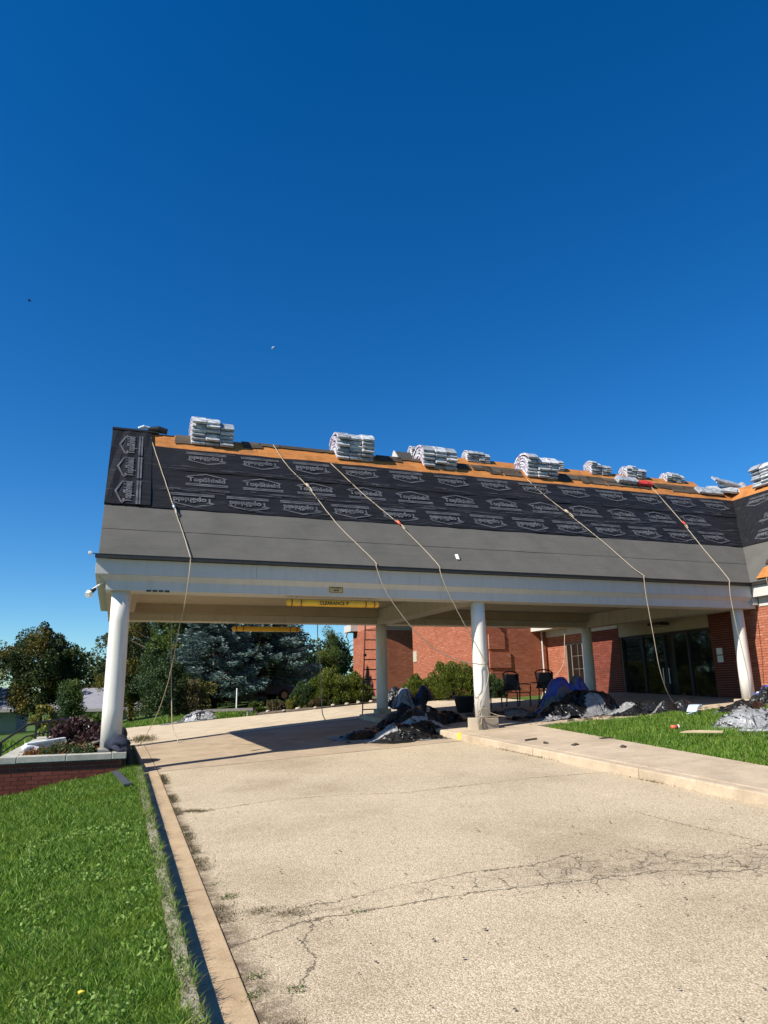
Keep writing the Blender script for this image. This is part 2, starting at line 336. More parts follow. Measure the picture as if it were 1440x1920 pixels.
# ------------------------------------------------------------------ mesh helpers
class MB:
    """collects shapes, then links them as ONE mesh object"""
    def __init__(self): self.v = []; self.f = []; self.mi = []; self.cur = 0
    def add(self, vs, fs):
        o = len(self.v); self.v += [tuple(x) for x in vs]
        for f in fs: self.f.append(tuple(i + o for i in f)); self.mi.append(self.cur)
        return self
    def box(self, a, b):
        (x0, y0, z0), (x1, y1, z1) = a, b
        return self.add([(x0, y0, z0), (x1, y0, z0), (x1, y1, z0), (x0, y1, z0), (x0, y0, z1), (x1, y0, z1), (x1, y1, z1), (x0, y1, z1)],
                        [(0, 3, 2, 1), (4, 5, 6, 7), (0, 1, 5, 4), (1, 2, 6, 5), (2, 3, 7, 6), (3, 0, 4, 7)])
    def hexa(self, lo, hi):
        """lo, hi: matching polygons (bottom, top), any count"""
        n = len(lo)
        return self.add(list(lo) + list(hi), [tuple(range(n))[::-1], tuple(range(n, 2 * n))] + [(i, (i + 1) % n, n + (i + 1) % n, n + i) for i in range(n)])
    def tube(self, pts, r, n=8, cap=True, rs=None):
        pts = [Vector(p) for p in pts]; rings = []
        prev = None
        for i, p in enumerate(pts):
            d = (pts[min(i + 1, len(pts) - 1)] - pts[max(i - 1, 0)])
            if d.length < 1e-9: d = Vector((0, 0, 1))
            d.normalize()
            a = prev if prev is not None else (Vector((0, 0, 1)) if abs(d.z) < 0.9 else Vector((1, 0, 0)))
            s = d.cross(a); s = s.normalized() if s.length > 1e-6 else d.orthogonal().normalized()
            t = s.cross(d).normalized(); prev = t
            rr = rs[i] if rs else r
            rings.append([p + (s * math.cos(k * 2 * math.pi / n) + t * math.sin(k * 2 * math.pi / n)) * rr for k in range(n)])
        vs = [v for ring in rings for v in ring]; fs = []
        for i in range(len(pts) - 1):
            for k in range(n):
                fs.append((i * n + k, i * n + (k + 1) % n, (i + 1) * n + (k + 1) % n, (i + 1) * n + k))
        if cap: fs += [tuple(range(n))[::-1], tuple(range((len(pts) - 1) * n, len(pts) * n))]
        return self.add(vs, fs)
    def bar(self, a, b, w, h=None):
        """square bar from a to b"""
        h = h or w; a = Vector(a); b = Vector(b); d = (b - a).normalized()
        up = Vector((0, 0, 1)) if abs(d.z) < 0.95 else Vector((0, 1, 0))
        s = d.cross(up).normalized() * w / 2; t = s.cross(d).normalized() * h / 2
        return self.hexa([a - s - t, a + s - t, a + s + t, a - s + t], [b - s - t, b + s - t, b + s + t, b - s + t])
    def lathe(self, prof, c=(0, 0, 0), n=24):
        """prof: list of (radius, z)"""
        vs = [(c[0] + r * math.cos(k * 2 * math.pi / n), c[1] + r * math.sin(k * 2 * math.pi / n), c[2] + z) for r, z in prof for k in range(n)]
        fs = [(i * n + k, i * n + (k + 1) % n, (i + 1) * n + (k + 1) % n, (i + 1) * n + k) for i in range(len(prof) - 1) for k in range(n)]
        fs += [tuple(range(n))[::-1], tuple(range((len(prof) - 1) * n, len(prof) * n))]
        return self.add(vs, fs)
    def mesh(self, name):
        me = bpy.data.meshes.new(name); me.from_pydata(self.v, [], self.f)
        me.polygons.foreach_set('material_index', self.mi); me.update()
        return me

def link(name, me, mats, parent=None, smooth=False, world=True):
    if not isinstance(mats, (list, tuple)): mats = [mats]
    if not me.materials:
        for m in mats: me.materials.append(MATS[m])
    if smooth: me.polygons.foreach_set('use_smooth', [True] * len(me.polygons))
    o = bpy.data.objects.new(name, me); COL.objects.link(o)
    if parent is not None:
        o.parent = parent
        if world:
            q = parent; off = Vector((0, 0, 0))
            while q is not None: off += q.location; q = q.parent
            o.location = -off
    return o
def obj(name, mb, mats, parent=None, smooth=False, bevel=0, world=True):
    me = mb.mesh(name)
    if bevel:
        bm = bmesh.new(); bm.from_mesh(me)
        bmesh.ops.bevel(bm, geom=[e for e in bm.edges if len(e.link_faces) == 2 and e.calc_face_angle(0) > 0.6], offset=bevel, segments=2, profile=0.6, affect='EDGES')
        bm.to_mesh(me); bm.free()
    return link(name, me, mats, parent, smooth, world)
def tag(o, label, cat, group=None):
    o['label'] = label; o['category'] = cat
    if group: o['group'] = group
    return o
def thing(name, label, cat, loc=(0, 0, 0), group=None):
    o = bpy.data.objects.new(name, None); COL.objects.link(o); o.location = loc; o.empty_display_size = 0.2
    return tag(o, label, cat, group)
def kind(o, k): o['kind'] = k; return o
def copy_tree(o, parent=None):
    c = o.copy(); COL.objects.link(c); c.parent = parent
    for ch in list(o.children): copy_tree(ch, c)
    return c
def npmesh(name, V, F, n=4, attrs=None):
    """V (k,3) array, F (m,n) array of indices -> mesh, quickly"""
    me = bpy.data.meshes.new(name)
    me.vertices.add(len(V)); me.vertices.foreach_set('co', np.asarray(V, np.float32).ravel())
    F = np.asarray(F, np.int32)
    me.loops.add(F.size); me.loops.foreach_set('vertex_index', F.ravel())
    me.polygons.add(len(F)); me.polygons.foreach_set('loop_start', np.arange(0, F.size, F.shape[1], dtype=np.int32))
    me.update(calc_edges=True)
    for k, a in (attrs or {}).items():
        at = me.attributes.new(k, 'FLOAT', 'POINT'); at.data.foreach_set('value', np.asarray(a, np.float32).ravel())
    return me
_hash = np.random.RandomState(5).rand(256, 256)
def vnoise(x, y):
    x = np.asarray(x, float); y = np.asarray(y, float)
    xi = np.floor(x).astype(int); yi = np.floor(y).astype(int); fx = x - xi; fy = y - yi
    fx = fx * fx * (3 - 2 * fx); fy = fy * fy * (3 - 2 * fy)
    h = lambda a, b: _hash[a % 256, b % 256]
    return (h(xi, yi) * (1 - fx) + h(xi + 1, yi) * fx) * (1 - fy) + (h(xi, yi + 1) * (1 - fx) + h(xi + 1, yi + 1) * fx) * fy
def fbm(x, y, o=4):
    s = 0; a = 0.5
    for i in range(o): s = s + a * vnoise(x * 2 ** i + 17.3 * i, y * 2 ** i + 9.1 * i); a *= 0.5
    return s

# ------------------------------------------------------------------ terrain heights
def drive_z(x, y):
    c = np.clip
    return -.33 + .05 * c(x, -3, 18) + .038 * c(y, -5, 30) - .034 * c(y - 15, 0, 15) * c((7.5 - x) / 7.5, 0, 1.3)
def lawn_z(x, y):
    k = .185 - .145 * np.clip((y - 15) / 9, 0, 1)
    z = drive_z(.42, y) + .095 - k * np.clip(.42 - x, 0, 12)
    return z
def ground_z(x, y):
    x = np.asarray(x, float); y = np.asarray(y, float)
    z = np.where(x < .42, lawn_z(x, y), drive_z(x, y) + .02)
    z = z - .03 * np.clip(y - 33, 0, 60) * np.clip((4 - x) / 6, 0, 1)
    return z
def gz(x, y): return float(ground_z(x, y))
def dz(x, y): return float(drive_z(x, y))

def grid(name, xs, ys, zf, mat, attrs=None):
    X, Y = np.meshgrid(xs, ys); Z = zf(X, Y)
    V = np.stack([X, Y, Z], -1).reshape(-1, 3); nx = len(xs); ny = len(ys)
    i = np.arange(nx * ny).reshape(ny, nx)
    F = np.stack([i[:-1, :-1], i[:-1, 1:], i[1:, 1:], i[1:, :-1]], -1).reshape(-1, 4)
    me = npmesh(name, V, F, 4, {k: f(X, Y) for k, f in (attrs or {}).items()})
    return link(name, me, mat, smooth=True)
def poly_sheet(name, poly, zf, mat, thick=0.1, parent=None):
    """flat polygon laid over the terrain as a slab"""
    b = MB(); b.hexa([(x, y, zf(x, y) - thick) for x, y in poly], [(x, y, zf(x, y)) for x, y in poly])
    return obj(name, b, mat, parent)

xs = np.concatenate([np.linspace(-400, -40, 10), np.linspace(-36, 40, 60), np.linspace(50, 400, 9)])
ys = np.concatenate([np.linspace(-120, -20, 6), np.linspace(-16, 80, 70), np.linspace(95, 900, 10)])
xs = np.sort(np.concatenate([xs, [0.35, 0.42]]))
kind(grid('ground', xs, ys, lambda x, y: ground_z(x, y) - .12, 'ground_grass'), 'structure')

# driveway of exposed aggregate, its cracks stored as distance fields
def polydist(X, Y, pts):
    D = np.full(X.shape, 9.0); Sg = np.ones(X.shape)
    for (x0, y0), (x1, y1) in zip(pts[:-1], pts[1:]):
        dx, dy = x1 - x0, y1 - y0; L = dx * dx + dy * dy
        t = np.clip(((X - x0) * dx + (Y - y0) * dy) / L, 0, 1)
        ex = X - x0 - t * dx; ey = Y - y0 - t * dy; d = np.hypot(ex, ey); m = d < D
        D = np.where(m, d, D); Sg = np.where(m, np.sign(dx * (Y - y0) - dy * (X - x0)), Sg)
    return D * Sg
CR_MAIN = [(.87, 5.50), (1.14, 5.63), (1.44, 5.74), (1.73, 5.73), (2.06, 5.71), (2.41, 5.7), (2.87, 5.68), (3.32, 5.6), (3.77, 5.5), (4.15, 5.44), (4.53, 5.36), (4.9, 5.1), (5.6, 4.9), (6.9, 4.7)]
CR_UP = [(1.3, 5.98), (1.47, 6.05), (1.82, 6.03), (2.21, 6.13), (2.61, 6.15), (2.97, 6.17), (3.61, 6.08), (4.1, 6.2)]
CR_2 = [(0.87, 10.38), (1.48, 10.34), (2.22, 10.45), (3.16, 10.22), (3.9, 9.86), (5.03, 9.79), (5.91, 9.77), (6.95, 9.5)]
CR_LOW = [(1.51, 5.71), (1.34, 5.33), (1.35, 5.03), (1.15, 4.71)]
CR_3 = [(5.66, 7.31), (5.71, 6.38), (5.83, 5.57)]
def crack_attr(X, Y):
    best = np.full(X.shape, 9.0)
    for p in (CR_MAIN, CR_UP, CR_2, CR_LOW, CR_3):
        d = polydist(X, Y, p); best = np.where(np.abs(d) < np.abs(best), d, best)
    return best
def web_attr(X, Y):
    d = np.abs(polydist(X, Y, CR_MAIN) - .22)
    w = np.exp(-(d / .55) ** 2) * np.clip((X - 1.6) / 2.2, 0, 1)
    w = np.maximum(w, .8 * np.exp(-((X - 1.6) ** 2 / .35 + (Y - 5.95) ** 2 / .05)))
    d2 = np.abs(polydist(X, Y, CR_2))
    return np.maximum(w, .55 * np.exp(-(d2 / .22) ** 2) * np.exp(-((X - 4.6) / 1.1) ** 2))
def edge_attr(X, Y):
    w = .05 + .20 * np.clip((6.5 - Y) / 3, 0, 1) + .16 * fbm(Y * 1.7, Y * 0 + 3)
    return np.clip(1 - (X - .85) / w, 0, 1) ** .8 * np.clip((14.4 - Y) / .8, 0, 1)
xs = np.arange(.86, 7.03, .06); xs[-1] = 7.02
ys = np.concatenate([np.arange(-12, 2.5, .8), np.arange(2.5, 9, .06), np.arange(9, 14.36, .09), [14.36]])
kind(grid('driveway', xs, ys, lambda x, y: drive_z(x, y) + .008 * (fbm(x * .9, y * .9) - .5), 'aggregate',
          {'crack': crack_attr, 'web': web_attr, 'edge': edge_attr}), 'structure')
# slab under the canopy and the drive beyond it
b = MB()
xs = [.86, 2.4, 3.9, 5.4, 7.02]
for i in range(4):
    x0, x1 = xs[i] + .006, xs[i + 1] - .006
    for y0, y1 in ((14.38, 17.9), (17.92, 21.45)):
        q = [(x0, y0), (x1, y0), (x1, y1), (x0, y1)]
        b.hexa([(x, y, dz(x, y) - .1) for x, y in q], [(x, y, dz(x, y) + .004) for x, y in q])
kind(obj('canopy_floor', b, 'concrete_slab'), 'structure')
def far_edge(x):
    return np.interp(x, [-4, .8, 2.5, 5, 7.1, 9.3, 12, 13.7], [36, 31.6, 29.4, 27.6, 26.5, 27.1, 27.2, 26])
b = MB(); xx = list(np.linspace(.45, 13.7, 16))
for x0, x1 in zip(xx[:-1], xx[1:]):
    yy = np.linspace(0, 1, 6)
    for t0, t1 in zip(yy[:-1], yy[1:]):
        e0, e1 = far_edge(x0), far_edge(x1)
        q = [(x0, 21.46 + (e0 - 21.46) * t0), (x1, 21.46 + (e1 - 21.46) * t0), (x1, 21.46 + (e1 - 21.46) * t1), (x0, 21.46 + (e0 - 21.46) * t1)]
        b.add([(x, y, dz(x, y) + .012) for x, y in q], [(0, 1, 2, 3)])
kind(obj('back_driveway', b, 'concrete_back'), 'structure')

# left curb, gutter strip
def sectioned(name, part, x0, x1, ys, zlo, zhi, mat, bev=.008):
    base = MB(); base.box((x0 + .02, ys[0], -3), (x1 - .02, ys[0] + .01, -2.9))
    root = bpy.data.objects.new(name, None); COL.objects.link(root); kind(root, 'structure')
    for y0, y1 in zip(ys[:-1], ys[1:]):
        q = [(x0, y0 + .005), (x1, y0 + .005), (x1, y1 - .005), (x0, y1 - .005)]
        c = MB(); c.hexa([(x, y, dz(x, y) + zlo) for x, y in q], [(x, y, dz(x, y) + zhi) for x, y in q])
        obj(part, c, mat, root, bevel=bev)
    return root
random.seed(3)
sectioned('gutter', 'gutter_section', .60, .853, [-6, -3, 0, 1.5, 3.3, 5.0, 6.9, 9.2, 11.5, 14.36], -.15, .006, 'concrete_gutter')
sectioned('gutter', 'gutter_section', .60, .853, [14.37, 17.9, 21.45, 24], -.15, .006, 'concrete_slab')
sectioned('lawn_curb', 'curb_stone', .45, .55, [-6, -2.5, 0.5, 3.5, 6.5, 9.5, 12, 14.3], -.3, .14, 'concrete_curb', .018)
b = MB(); b.hexa([(.52, y, -.5) for y in (-6, 14.3)] + [(.61, y, -.5) for y in (14.3, -6)], [(.52, y, dz(.55, y) - .004) for y in (-6, 14.3)] + [(.61, y, dz(.55, y) - .004) for y in (14.3, -6)])
kind(obj('gutter_bed', b, 'concrete_gutter'), 'structure')

# right sidewalk with its curb, patio under the canopy
def walk_edge(y): return 8.45 + (y - 7.8) * .083
CURB = .135
sectioned('sidewalk_curb', 'curb_stone', 7.02, 7.19, [-8, -5, -2, 1, 3.6, 6.2, 8.8, 11.6, 14.5], -.2, CURB, 'concrete_walk', .02)
root = bpy.data.objects.new('sidewalk', None); COL.objects.link(root); kind(root, 'structure')
ys = [-8, -5, -2, 1, 3.6, 6.2, 8.8, 11.6, 14.62]
for y0, y1 in zip(ys[:-1], ys[1:]):
    q = [(7.2, y0 + .004), (walk_edge(y0), y0 + .004), (walk_edge(y1), y1 - .004), (7.2, y1 - .004)]
    c = MB(); c.hexa([(x, y, dz(x, y) - .1) for x, y in q], [(x, y, dz(x, y) + CURB + .003) for x, y in q])
    obj('paving_slab', c, 'concrete_walk', root, bevel=.008)
b = MB(); b.box((7.01, 14.45, .4), (7.10, 14.62, dz(7.05, 14.5) + CURB + .012))
kind(obj('painted_curb_end', b, 'yellow_paint', bevel=.015), 'structure')
sectioned('patio_curb', 'curb_stone', 7.02, 7.19, [14.63, 17.0, 19.2, 21.4], -.2, CURB, 'concrete_walk', .02)
root = bpy.data.objects.new('patio', None); COL.objects.link(root); kind(root, 'structure')
for x0, x1 in ((7.2, 9.6), (9.6, 12.0), (12.0, 14.4), (14.4, 16.68)):
    q = [(x0 + .004, 14.63), (x1 - .004, 14.63), (x1 - .004, 21.4), (x0 + .004, 21.4)]
    if x0 > 9.5: q[0] = (x0 + .004, 14.4); q[1] = (x1 - .004, 14.4)
    c = MB(); c.hexa([(x, y, dz(x, y) - .1) for x, y in q], [(x, y, dz(x, y) + CURB + .002) for x, y in q]); obj('paving_slab', c, 'concrete_walk', root)

# lawns
ly = np.linspace(-3, 14.42, 60)
kind(grid('left_lawn', np.concatenate([np.linspace(-16, -2, 15), np.linspace(-1.8, .455, 16)]), ly, lambda x, y: lawn_z(x, y) + .012 * (fbm(x * 2, y * 2) - .5), 'lawn_soil'), 'structure')
def right_z(x, y): return drive_z(x, y) + .11 + .03 * (fbm(x * .8, y * .8) - .5)
t0 = np.linspace(0, 1, 30); lyr = np.linspace(-4, 14.39, 60)
T, Y = np.meshgrid(t0, lyr); X = walk_edge(Y) + (16.68 - walk_edge(Y)) * T
V = np.stack([X, Y, right_z(X, Y)], -1).reshape(-1, 3); i = np.arange(V.shape[0]).reshape(T.shape)
F = np.stack([i[:-1, :-1], i[:-1, 1:], i[1:, 1:], i[1:, :-1]], -1).reshape(-1, 4)
kind(link('right_lawn', npmesh('right_lawn', V, F), 'lawn_soil', smooth=True), 'structure')

# ------------------------------------------------------------------ bricks
BW, BH, BJ = .203, .0677, .010
_brick_me = {}
def brick_mesh(w, mat, key):
    k = (round(w, 3), mat)
    if k not in _brick_me:
        b = MB(); b.box((-w / 2, -.012, -(BH - BJ) / 2), (w / 2, .045, (BH - BJ) / 2))
        me = b.mesh('brick'); me.materials.append(MATS[mat]); _brick_me[k] = me
    return _brick_me[k]
def brick_wall(wall, org, u, n, length, z0, z1, mat='brick_red', holes=(), nearest=None, budget=0, seed=1, top=None, proud=0.0):
    """running bond on the plane through org; u = direction along the wall, n = outward normal. The `budget` bricks nearest to the
    road are objects of their own, the rest one joined part."""
    rnd = random.Random(seed)
    u = Vector(u); n = Vector(n); org = Vector(org); items = []
    k = 0; z = z0
    while z < z1 - .02:
        a = -(BW + BJ) / 2 * (k % 2)
        zc = z + BH / 2
        while a < length - .01:
            s0 = max(a, 0); s1 = min(a + BW, length); a += BW + BJ
            if s1 - s0 < .03: continue
            segs = [(s0, s1)]
            for hf in holes:
                r = hf(zc)
                if not r: continue
                nx = []
                for p, q in segs:
                    if q <= r[0] or p >= r[1]: nx.append((p, q)); continue
                    if p < r[0] - .02: nx.append((p, r[0]))
                    if q > r[1] + .02: nx.append((r[1], q))
                segs = nx
            if top and zc > top((s0 + s1) / 2): continue
            for p, q in segs:
                if q - p > .03: items.append(((p + q) / 2, q - p, zc))
        k += 1; z += BH
    if nearest is not None and budget:
        items.sort(key=lambda it: (org + u * it[0] + Vector((0, 0, it[2])) - Vector(nearest)).length)
    rot = Matrix((u, -n, Vector((0, 0, 1)))).transposed()
    w0 = wall.matrix_world if False else None
    for s, w, zc in items[:budget]:
        o = bpy.data.objects.new('brick', brick_mesh(w, mat, 0)); COL.objects.link(o)
        p = org + u * s; p = Vector((p.x, p.y, zc)) + n * (rnd.uniform(-.0015, .0015) + proud)
        off = Vector((0, 0, 0)); q = wall
        while q is not None: off += q.location; q = q.parent
        o.parent = wall; o.matrix_local = Matrix.Translation(p - off) @ rot.to_4x4()
    rest = items[budget:]
    if rest:
        b = MB()
        for s, w, zc in rest:
            p = org + u * s; p = Vector((p.x, p.y, zc)) + n * (rnd.uniform(-.002, .002) + proud); hw = u * (w / 2); d0 = n * .012; d1 = -n * .02; hh = Vector((0, 0, (BH - BJ) / 2))
            f = [p - hw + d0 - hh, p + hw + d0 - hh, p + hw + d0 + hh, p - hw + d0 + hh]; g = [p - hw + d1 - hh, p + hw + d1 - hh, p + hw + d1 + hh, p - hw + d1 + hh]
            b.add(f + g, [(0, 1, 2, 3), (4, 5, 1, 0), (5, 6, 2, 1), (6, 7, 3, 2), (7, 4, 0, 3)])
        kind(obj('brickwork', b, mat, wall), 'stuff')

# ------------------------------------------------------------------ canopy
PM = 1.106; PA = math.atan(PM); CS, SN = math.cos(PA), math.sin(PA)
EY, EZ = 14.56, 4.28                      # front eave line
RY, RZ = 17.95, 4.28 + (17.95 - 14.56) * 1.106   # ridge
XL = -.45                                  # left rake
def slope(x, s, n=0.0):
    """point on the front slope: s metres up from the eave, n above the deck"""
    return (x, EY + s * CS - n * SN, EZ + s * SN + n * CS)
SR = (RY - EY) / CS
def xr(s): return 15.9 + s * CS            # valley with the wing roof
canopy = thing('entrance_canopy', 'long drive-through entrance canopy with white columns and half stripped gable roof', 'canopy', (8, 18, .7))
BZ = 3.61
b = MB(); b.box((-.29, 14.74, BZ), (16.16, 15.24, 3.80)); obj('front_beam', b, 'paint_white', canopy, bevel=.006)
b = MB(); b.box((-.29, 20.66, BZ), (15.36, 21.16, 3.80)); obj('rear_beam', b, 'paint_white_shaded', canopy, bevel=.006)
b = MB(); b.box((-.285, 15.245, BZ + .004), (.21, 20.655, 3.80)); obj('end_beam', b, 'paint_white_shaded', canopy, bevel=.006)
b = MB(); q = [(7.62, 15.245), (8.10, 15.245), (7.85, 20.655), (7.37, 20.655)]; b.hexa([(x, y, BZ + .004) for x, y in q], [(x, y, 4.04) for x, y in q]); obj('cross_beam', b, 'paint_white_shaded', canopy, bevel=.006)
b = MB(); q = [(15.5, 15.245), (15.98, 15.245), (15.4, 20.655), (14.92, 20.655)]; b.hexa([(x, y, BZ + .006) for x, y in q], [(x, y, 4.04) for x, y in q]); obj('cross_beam', b, 'paint_white_shaded', canopy, bevel=.006)
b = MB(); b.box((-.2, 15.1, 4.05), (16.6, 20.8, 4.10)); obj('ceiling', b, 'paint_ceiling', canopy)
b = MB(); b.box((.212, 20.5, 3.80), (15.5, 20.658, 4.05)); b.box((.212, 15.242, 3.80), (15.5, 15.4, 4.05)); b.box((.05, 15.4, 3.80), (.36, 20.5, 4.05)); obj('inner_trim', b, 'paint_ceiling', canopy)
# frieze: sloped moulding over the beam, then the fascia and the dark drip edge
def ring_profile(prof, name, mat, x0, x1, parent):
    bb = MB(); n = len(prof)
    bb.add([(x0 - dx, y, z) for dx, y, z in prof] + [(x1, y, z) for dx, y, z in prof],
           [tuple(range(n)), tuple(range(n, 2 * n))[::-1]] + [(i, n + i, n + (i + 1) % n, (i + 1) % n) for i in range(n)])
    return obj(name, bb, mat, parent)
ring_profile([(0, 14.745, 3.79), (.14, 14.65, 3.90), (.14, 15.1, 3.90), (0, 15.1, 3.79)], 'frieze_moulding', 'paint_white', -.30, 15.98, canopy)
fx = [-.50, 2.6, 6.25, 9.9, 13.55, 15.97]
for x0, x1 in zip(fx[:-1], fx[1:]):
    b = MB(); b.box((x0 + .002, 14.64, 3.902), (x1 - .002, 15.0, 4.20)); obj('fascia_board', b, 'paint_white', canopy, bevel=.004)
b = MB(); b.box((-.50, 20.9, 3.902), (15.9, 21.26, 4.20)); b.box((-.29, 20.9, 3.79), (15.9, 21.17, 3.902)); obj('fascia', b, 'paint_white', canopy)
b = MB(); b.box((-.50, 15.0, 3.902), (-.30, 20.9, 4.20)); b.box((-.30, 15.1, 3.79), (-.05, 20.9, 3.902)); obj('end_soffit', b, 'paint_white', canopy)
b = MB(); b.box((-.52, 14.535, 4.205), (15.93, 14.66, 4.277)); b.add([(-.56, 14.53, 4.278), (15.9, 14.52, 4.278), (15.9, 14.66, 4.290), (-.56, 14.66, 4.290), (-.56, 14.53, 4.270), (15.9, 14.52, 4.270), (15.9, 14.66, 4.28), (-.56, 14.66, 4.28)],
    [(0, 1, 2, 3), (4, 7, 6, 5), (0, 4, 5, 1), (1, 5, 6, 2), (2, 6, 7, 3), (3, 7, 4, 0)])
obj('drip_edge', b, 'drip_metal', canopy)
b = MB(); b.box((-.64, 14.50, 4.25), (-.58, 14.62, 4.31)); obj('gutter_end', b, 'white_plastic', canopy, bevel=.01)
# roof body: gable wall, deck and rear slope
b = MB(); b.hexa([(-.28, 14.8, 4.2), (-.28, 21.1, 4.2), (-.28, RY, RZ - .25)], [(-.10, 14.8, 4.2), (-.10, 21.1, 4.2), (-.10, RY, RZ - .25)]); obj('gable_wall', b, 'paint_white', canopy)
b = MB()
lo = [slope(XL, 0, -.12), slope(XL, SR, -.16)]; RYB = 2 * RY - EY
b.add([slope(XL, 0, 0), slope(xr(0), 0, 0), slope(xr(SR), SR, 0), slope(XL, SR, 0), slope(XL, 0, -.10), slope(xr(0), 0, -.10), slope(xr(SR), SR, -.10), slope(XL, SR, -.10)],
      [(0, 1, 2, 3), (4, 7, 6, 5), (0, 4, 5, 1), (1, 5, 6, 2), (2, 6, 7, 3), (3, 7, 4, 0)])
m = lambda p: (p[0], 2 * RY - p[1], p[2])
b.add([m(slope(XL, 0, 0)), m(slope(xr(0), 0, 0)), m(slope(xr(SR), SR, 0)), m(slope(XL, SR, 0)), m(slope(XL, 0, -.10)), m(slope(xr(0), 0, -.10)), m(slope(xr(SR), SR, -.10)), m(slope(XL, SR, -.10))],
      [(3, 2, 1, 0), (5, 6, 7, 4), (1, 5, 4, 0), (2, 6, 5, 1), (3, 7, 6, 2), (0, 4, 7, 3)])
obj('roof_deck', b, 'plywood', canopy)

def roof_strip(name, s0, s1, n, mat, parent, x0=XL - .01, x1=None, mk=slope, seg=.6, wave=.006, th=.012, xfun=xr, seed=0):
    """a sheet of roofing laid along the slope, slightly rippled"""
    bb = MB(); rnd = random.Random(seed + int(s0 * 100))
    def xe(s): return (min(x1, xfun(s)) if x1 is not None else xfun(s))
    nx = max(2, int((xe(s1) - x0) / seg)); rows = [s0, s0 + (s1 - s0) * .33, s0 + (s1 - s0) * .66, s1]; vs = []; fs = []
    for s in rows:
        for i in range(nx + 1):
            x = x0 + (xe(s) - x0) * i / nx
            ds = (rnd.uniform(-.012, .012) if s == s0 else 0)
            vs.append(mk(x, s + ds, n + wave * rnd.uniform(0, 1)))
    k = len(vs)
    for s in (s0, s1):
        for i in range(nx + 1): vs.append(mk(x0 + (xe(s) - x0) * i / nx, s, 0.001))
    w = nx + 1
    for r in range(3):
        for i in range(nx): fs.append((r * w + i, r * w + i + 1, (r + 1) * w + i + 1, (r + 1) * w + i))
    for i in range(nx): fs.append((k + i, k + i + 1, i + 1, i)); fs.append((3 * w + i, 3 * w + i + 1, k + w + i + 1, k + w + i))
    fs.append((k, 0, w, 2 * w, 3 * w, k + w))
    bb.add(vs, fs); return obj(name, bb, mat, parent)
roof_strip('grey_felt', -.02, .86, .006, 'felt_grey', canopy, seed=1)
roof_strip('grey_felt', .83, 1.74, .014, 'felt_grey', canopy, seed=2)
black_lo = roof_strip('underlayment', 1.67, 3.34, .024, 'felt_black', canopy, seed=3, wave=.022, seg=.35)
black_hi = roof_strip('underlayment', 3.28, 4.33, .040, 'felt_black', canopy, seed=4, wave=.022, seg=.35)
rake_strip = roof_strip('rake_underlayment', 1.69, SR - .02, .050, 'felt_black', canopy, x0=XL - .02, x1=.46, seed=5, wave=.03, seg=.12)
# sheathing panels along the ridge
x = .62; k = 0
random.seed(11)
while x < xr(4.4) - .3:
    x1 = min(x + 2.44, xr(4.35) - .02)
    bb = MB(); s0, s1 = 4.20, SR - .02
    q = [(x + .004, s0), (x1 - .004, s0), (x1 - .004, s1), (x + .004, s1)]
    bb.hexa([slope(a, s, .001) for a, s in q], [slope(a, s, .013) for a, s in q]); obj('sheathing_panel', bb, 'plywood', canopy)
    x = x1 if x1 > x + .5 else x + 2.44
# remains of old shingles by the ridge
def shingle(x, s, w, h, n, par, mk=slope):
    bb = MB(); r = random.Random(int(x * 991 + s * 37)); j = lambda a: r.uniform(-a, a)
    q = [(x, s + j(.03)), (x + w * .33, s + j(.03)), (x + w * .66, s + j(.03)), (x + w, s + j(.03)), (x + w, s + h), (x, s + h)]
    bb.hexa([mk(a, c, n) for a, c in q], [mk(a, c, n + .008) for a, c in q]); return obj('old_shingle', bb, 'old_shingle', par)
random.seed(23)
for (xa, xb, depth) in ((1.0, 1.9, .42), (2.7, 3.1, .26), (3.1, 5.1, .07), (6.4, 7.1, .20), (7.0, 7.9, .10), (8.8, 9.9, .22), (9.9, 10.9, .34), (12.1, 13.4, .30), (13.4, 15.2, .36), (15.2, 17.2, .30), (17.2, 18.6, .40)):
    x = xa
    while x < xb:
        w = min(random.uniform(.35, .7), xb - x + .1); c = 0
        while c * .14 < depth * random.uniform(.75, 1.1):
            shingle(x + random.uniform(-.04, .04), SR - .16 - c * .14, w, .15, .020 - .0 + .004 * (8 - c) * .5, canopy); c += 1
        x += w
# ridge: dark cap at the left end
bb = MB()
for sgn in (1, -1):
    f = (lambda p: p) if sgn == 1 else m
    q = [(XL - .03, SR - .10), (.62, SR - .10), (.62, SR + .0), (XL - .03, SR + .0)]
    bb.hexa([f(slope(a, c, .062)) for a, c in q], [f(slope(a, c, .085)) for a, c in q])
obj('ridge_cap', bb, 'felt_black', canopy)

# printed lettering on the felt: word, house-shaped line above, two bars below
def text_mesh(body, bold=.012):
    cu = bpy.data.curves.new('word', 'FONT'); cu.body = body; cu.offset = bold; cu.resolution_u = 2; cu.align_x = 'CENTER'
    o = bpy.data.objects.new('word', cu); COL.objects.link(o)
    dg = bpy.context.evaluated_depsgraph_get(); dg.update()
    me = bpy.data.meshes.new_from_object(o.evaluated_get(dg))
    vs = [tuple(v.co) for v in me.vertices]; fs = [tuple(p.vertices) for p in me.polygons]
    bpy.data.objects.remove(o); bpy.data.curves.remove(cu); bpy.data.meshes.remove(me)
    a = np.array(vs); a[:, 0] -= (a[:, 0].min() + a[:, 0].max()) / 2; a[:, 1] -= a[:, 1].min()
    return a, fs
TV, TF = text_mesh('TopShield', .045)
tw = TV[:, 0].max() - TV[:, 0].min(); th_ = TV[:, 1].max()
LOGO_V = [(x / tw * .84, .125 + y / th_ * .245) for x, y, _ in TV]; LOGO_F = list(TF)
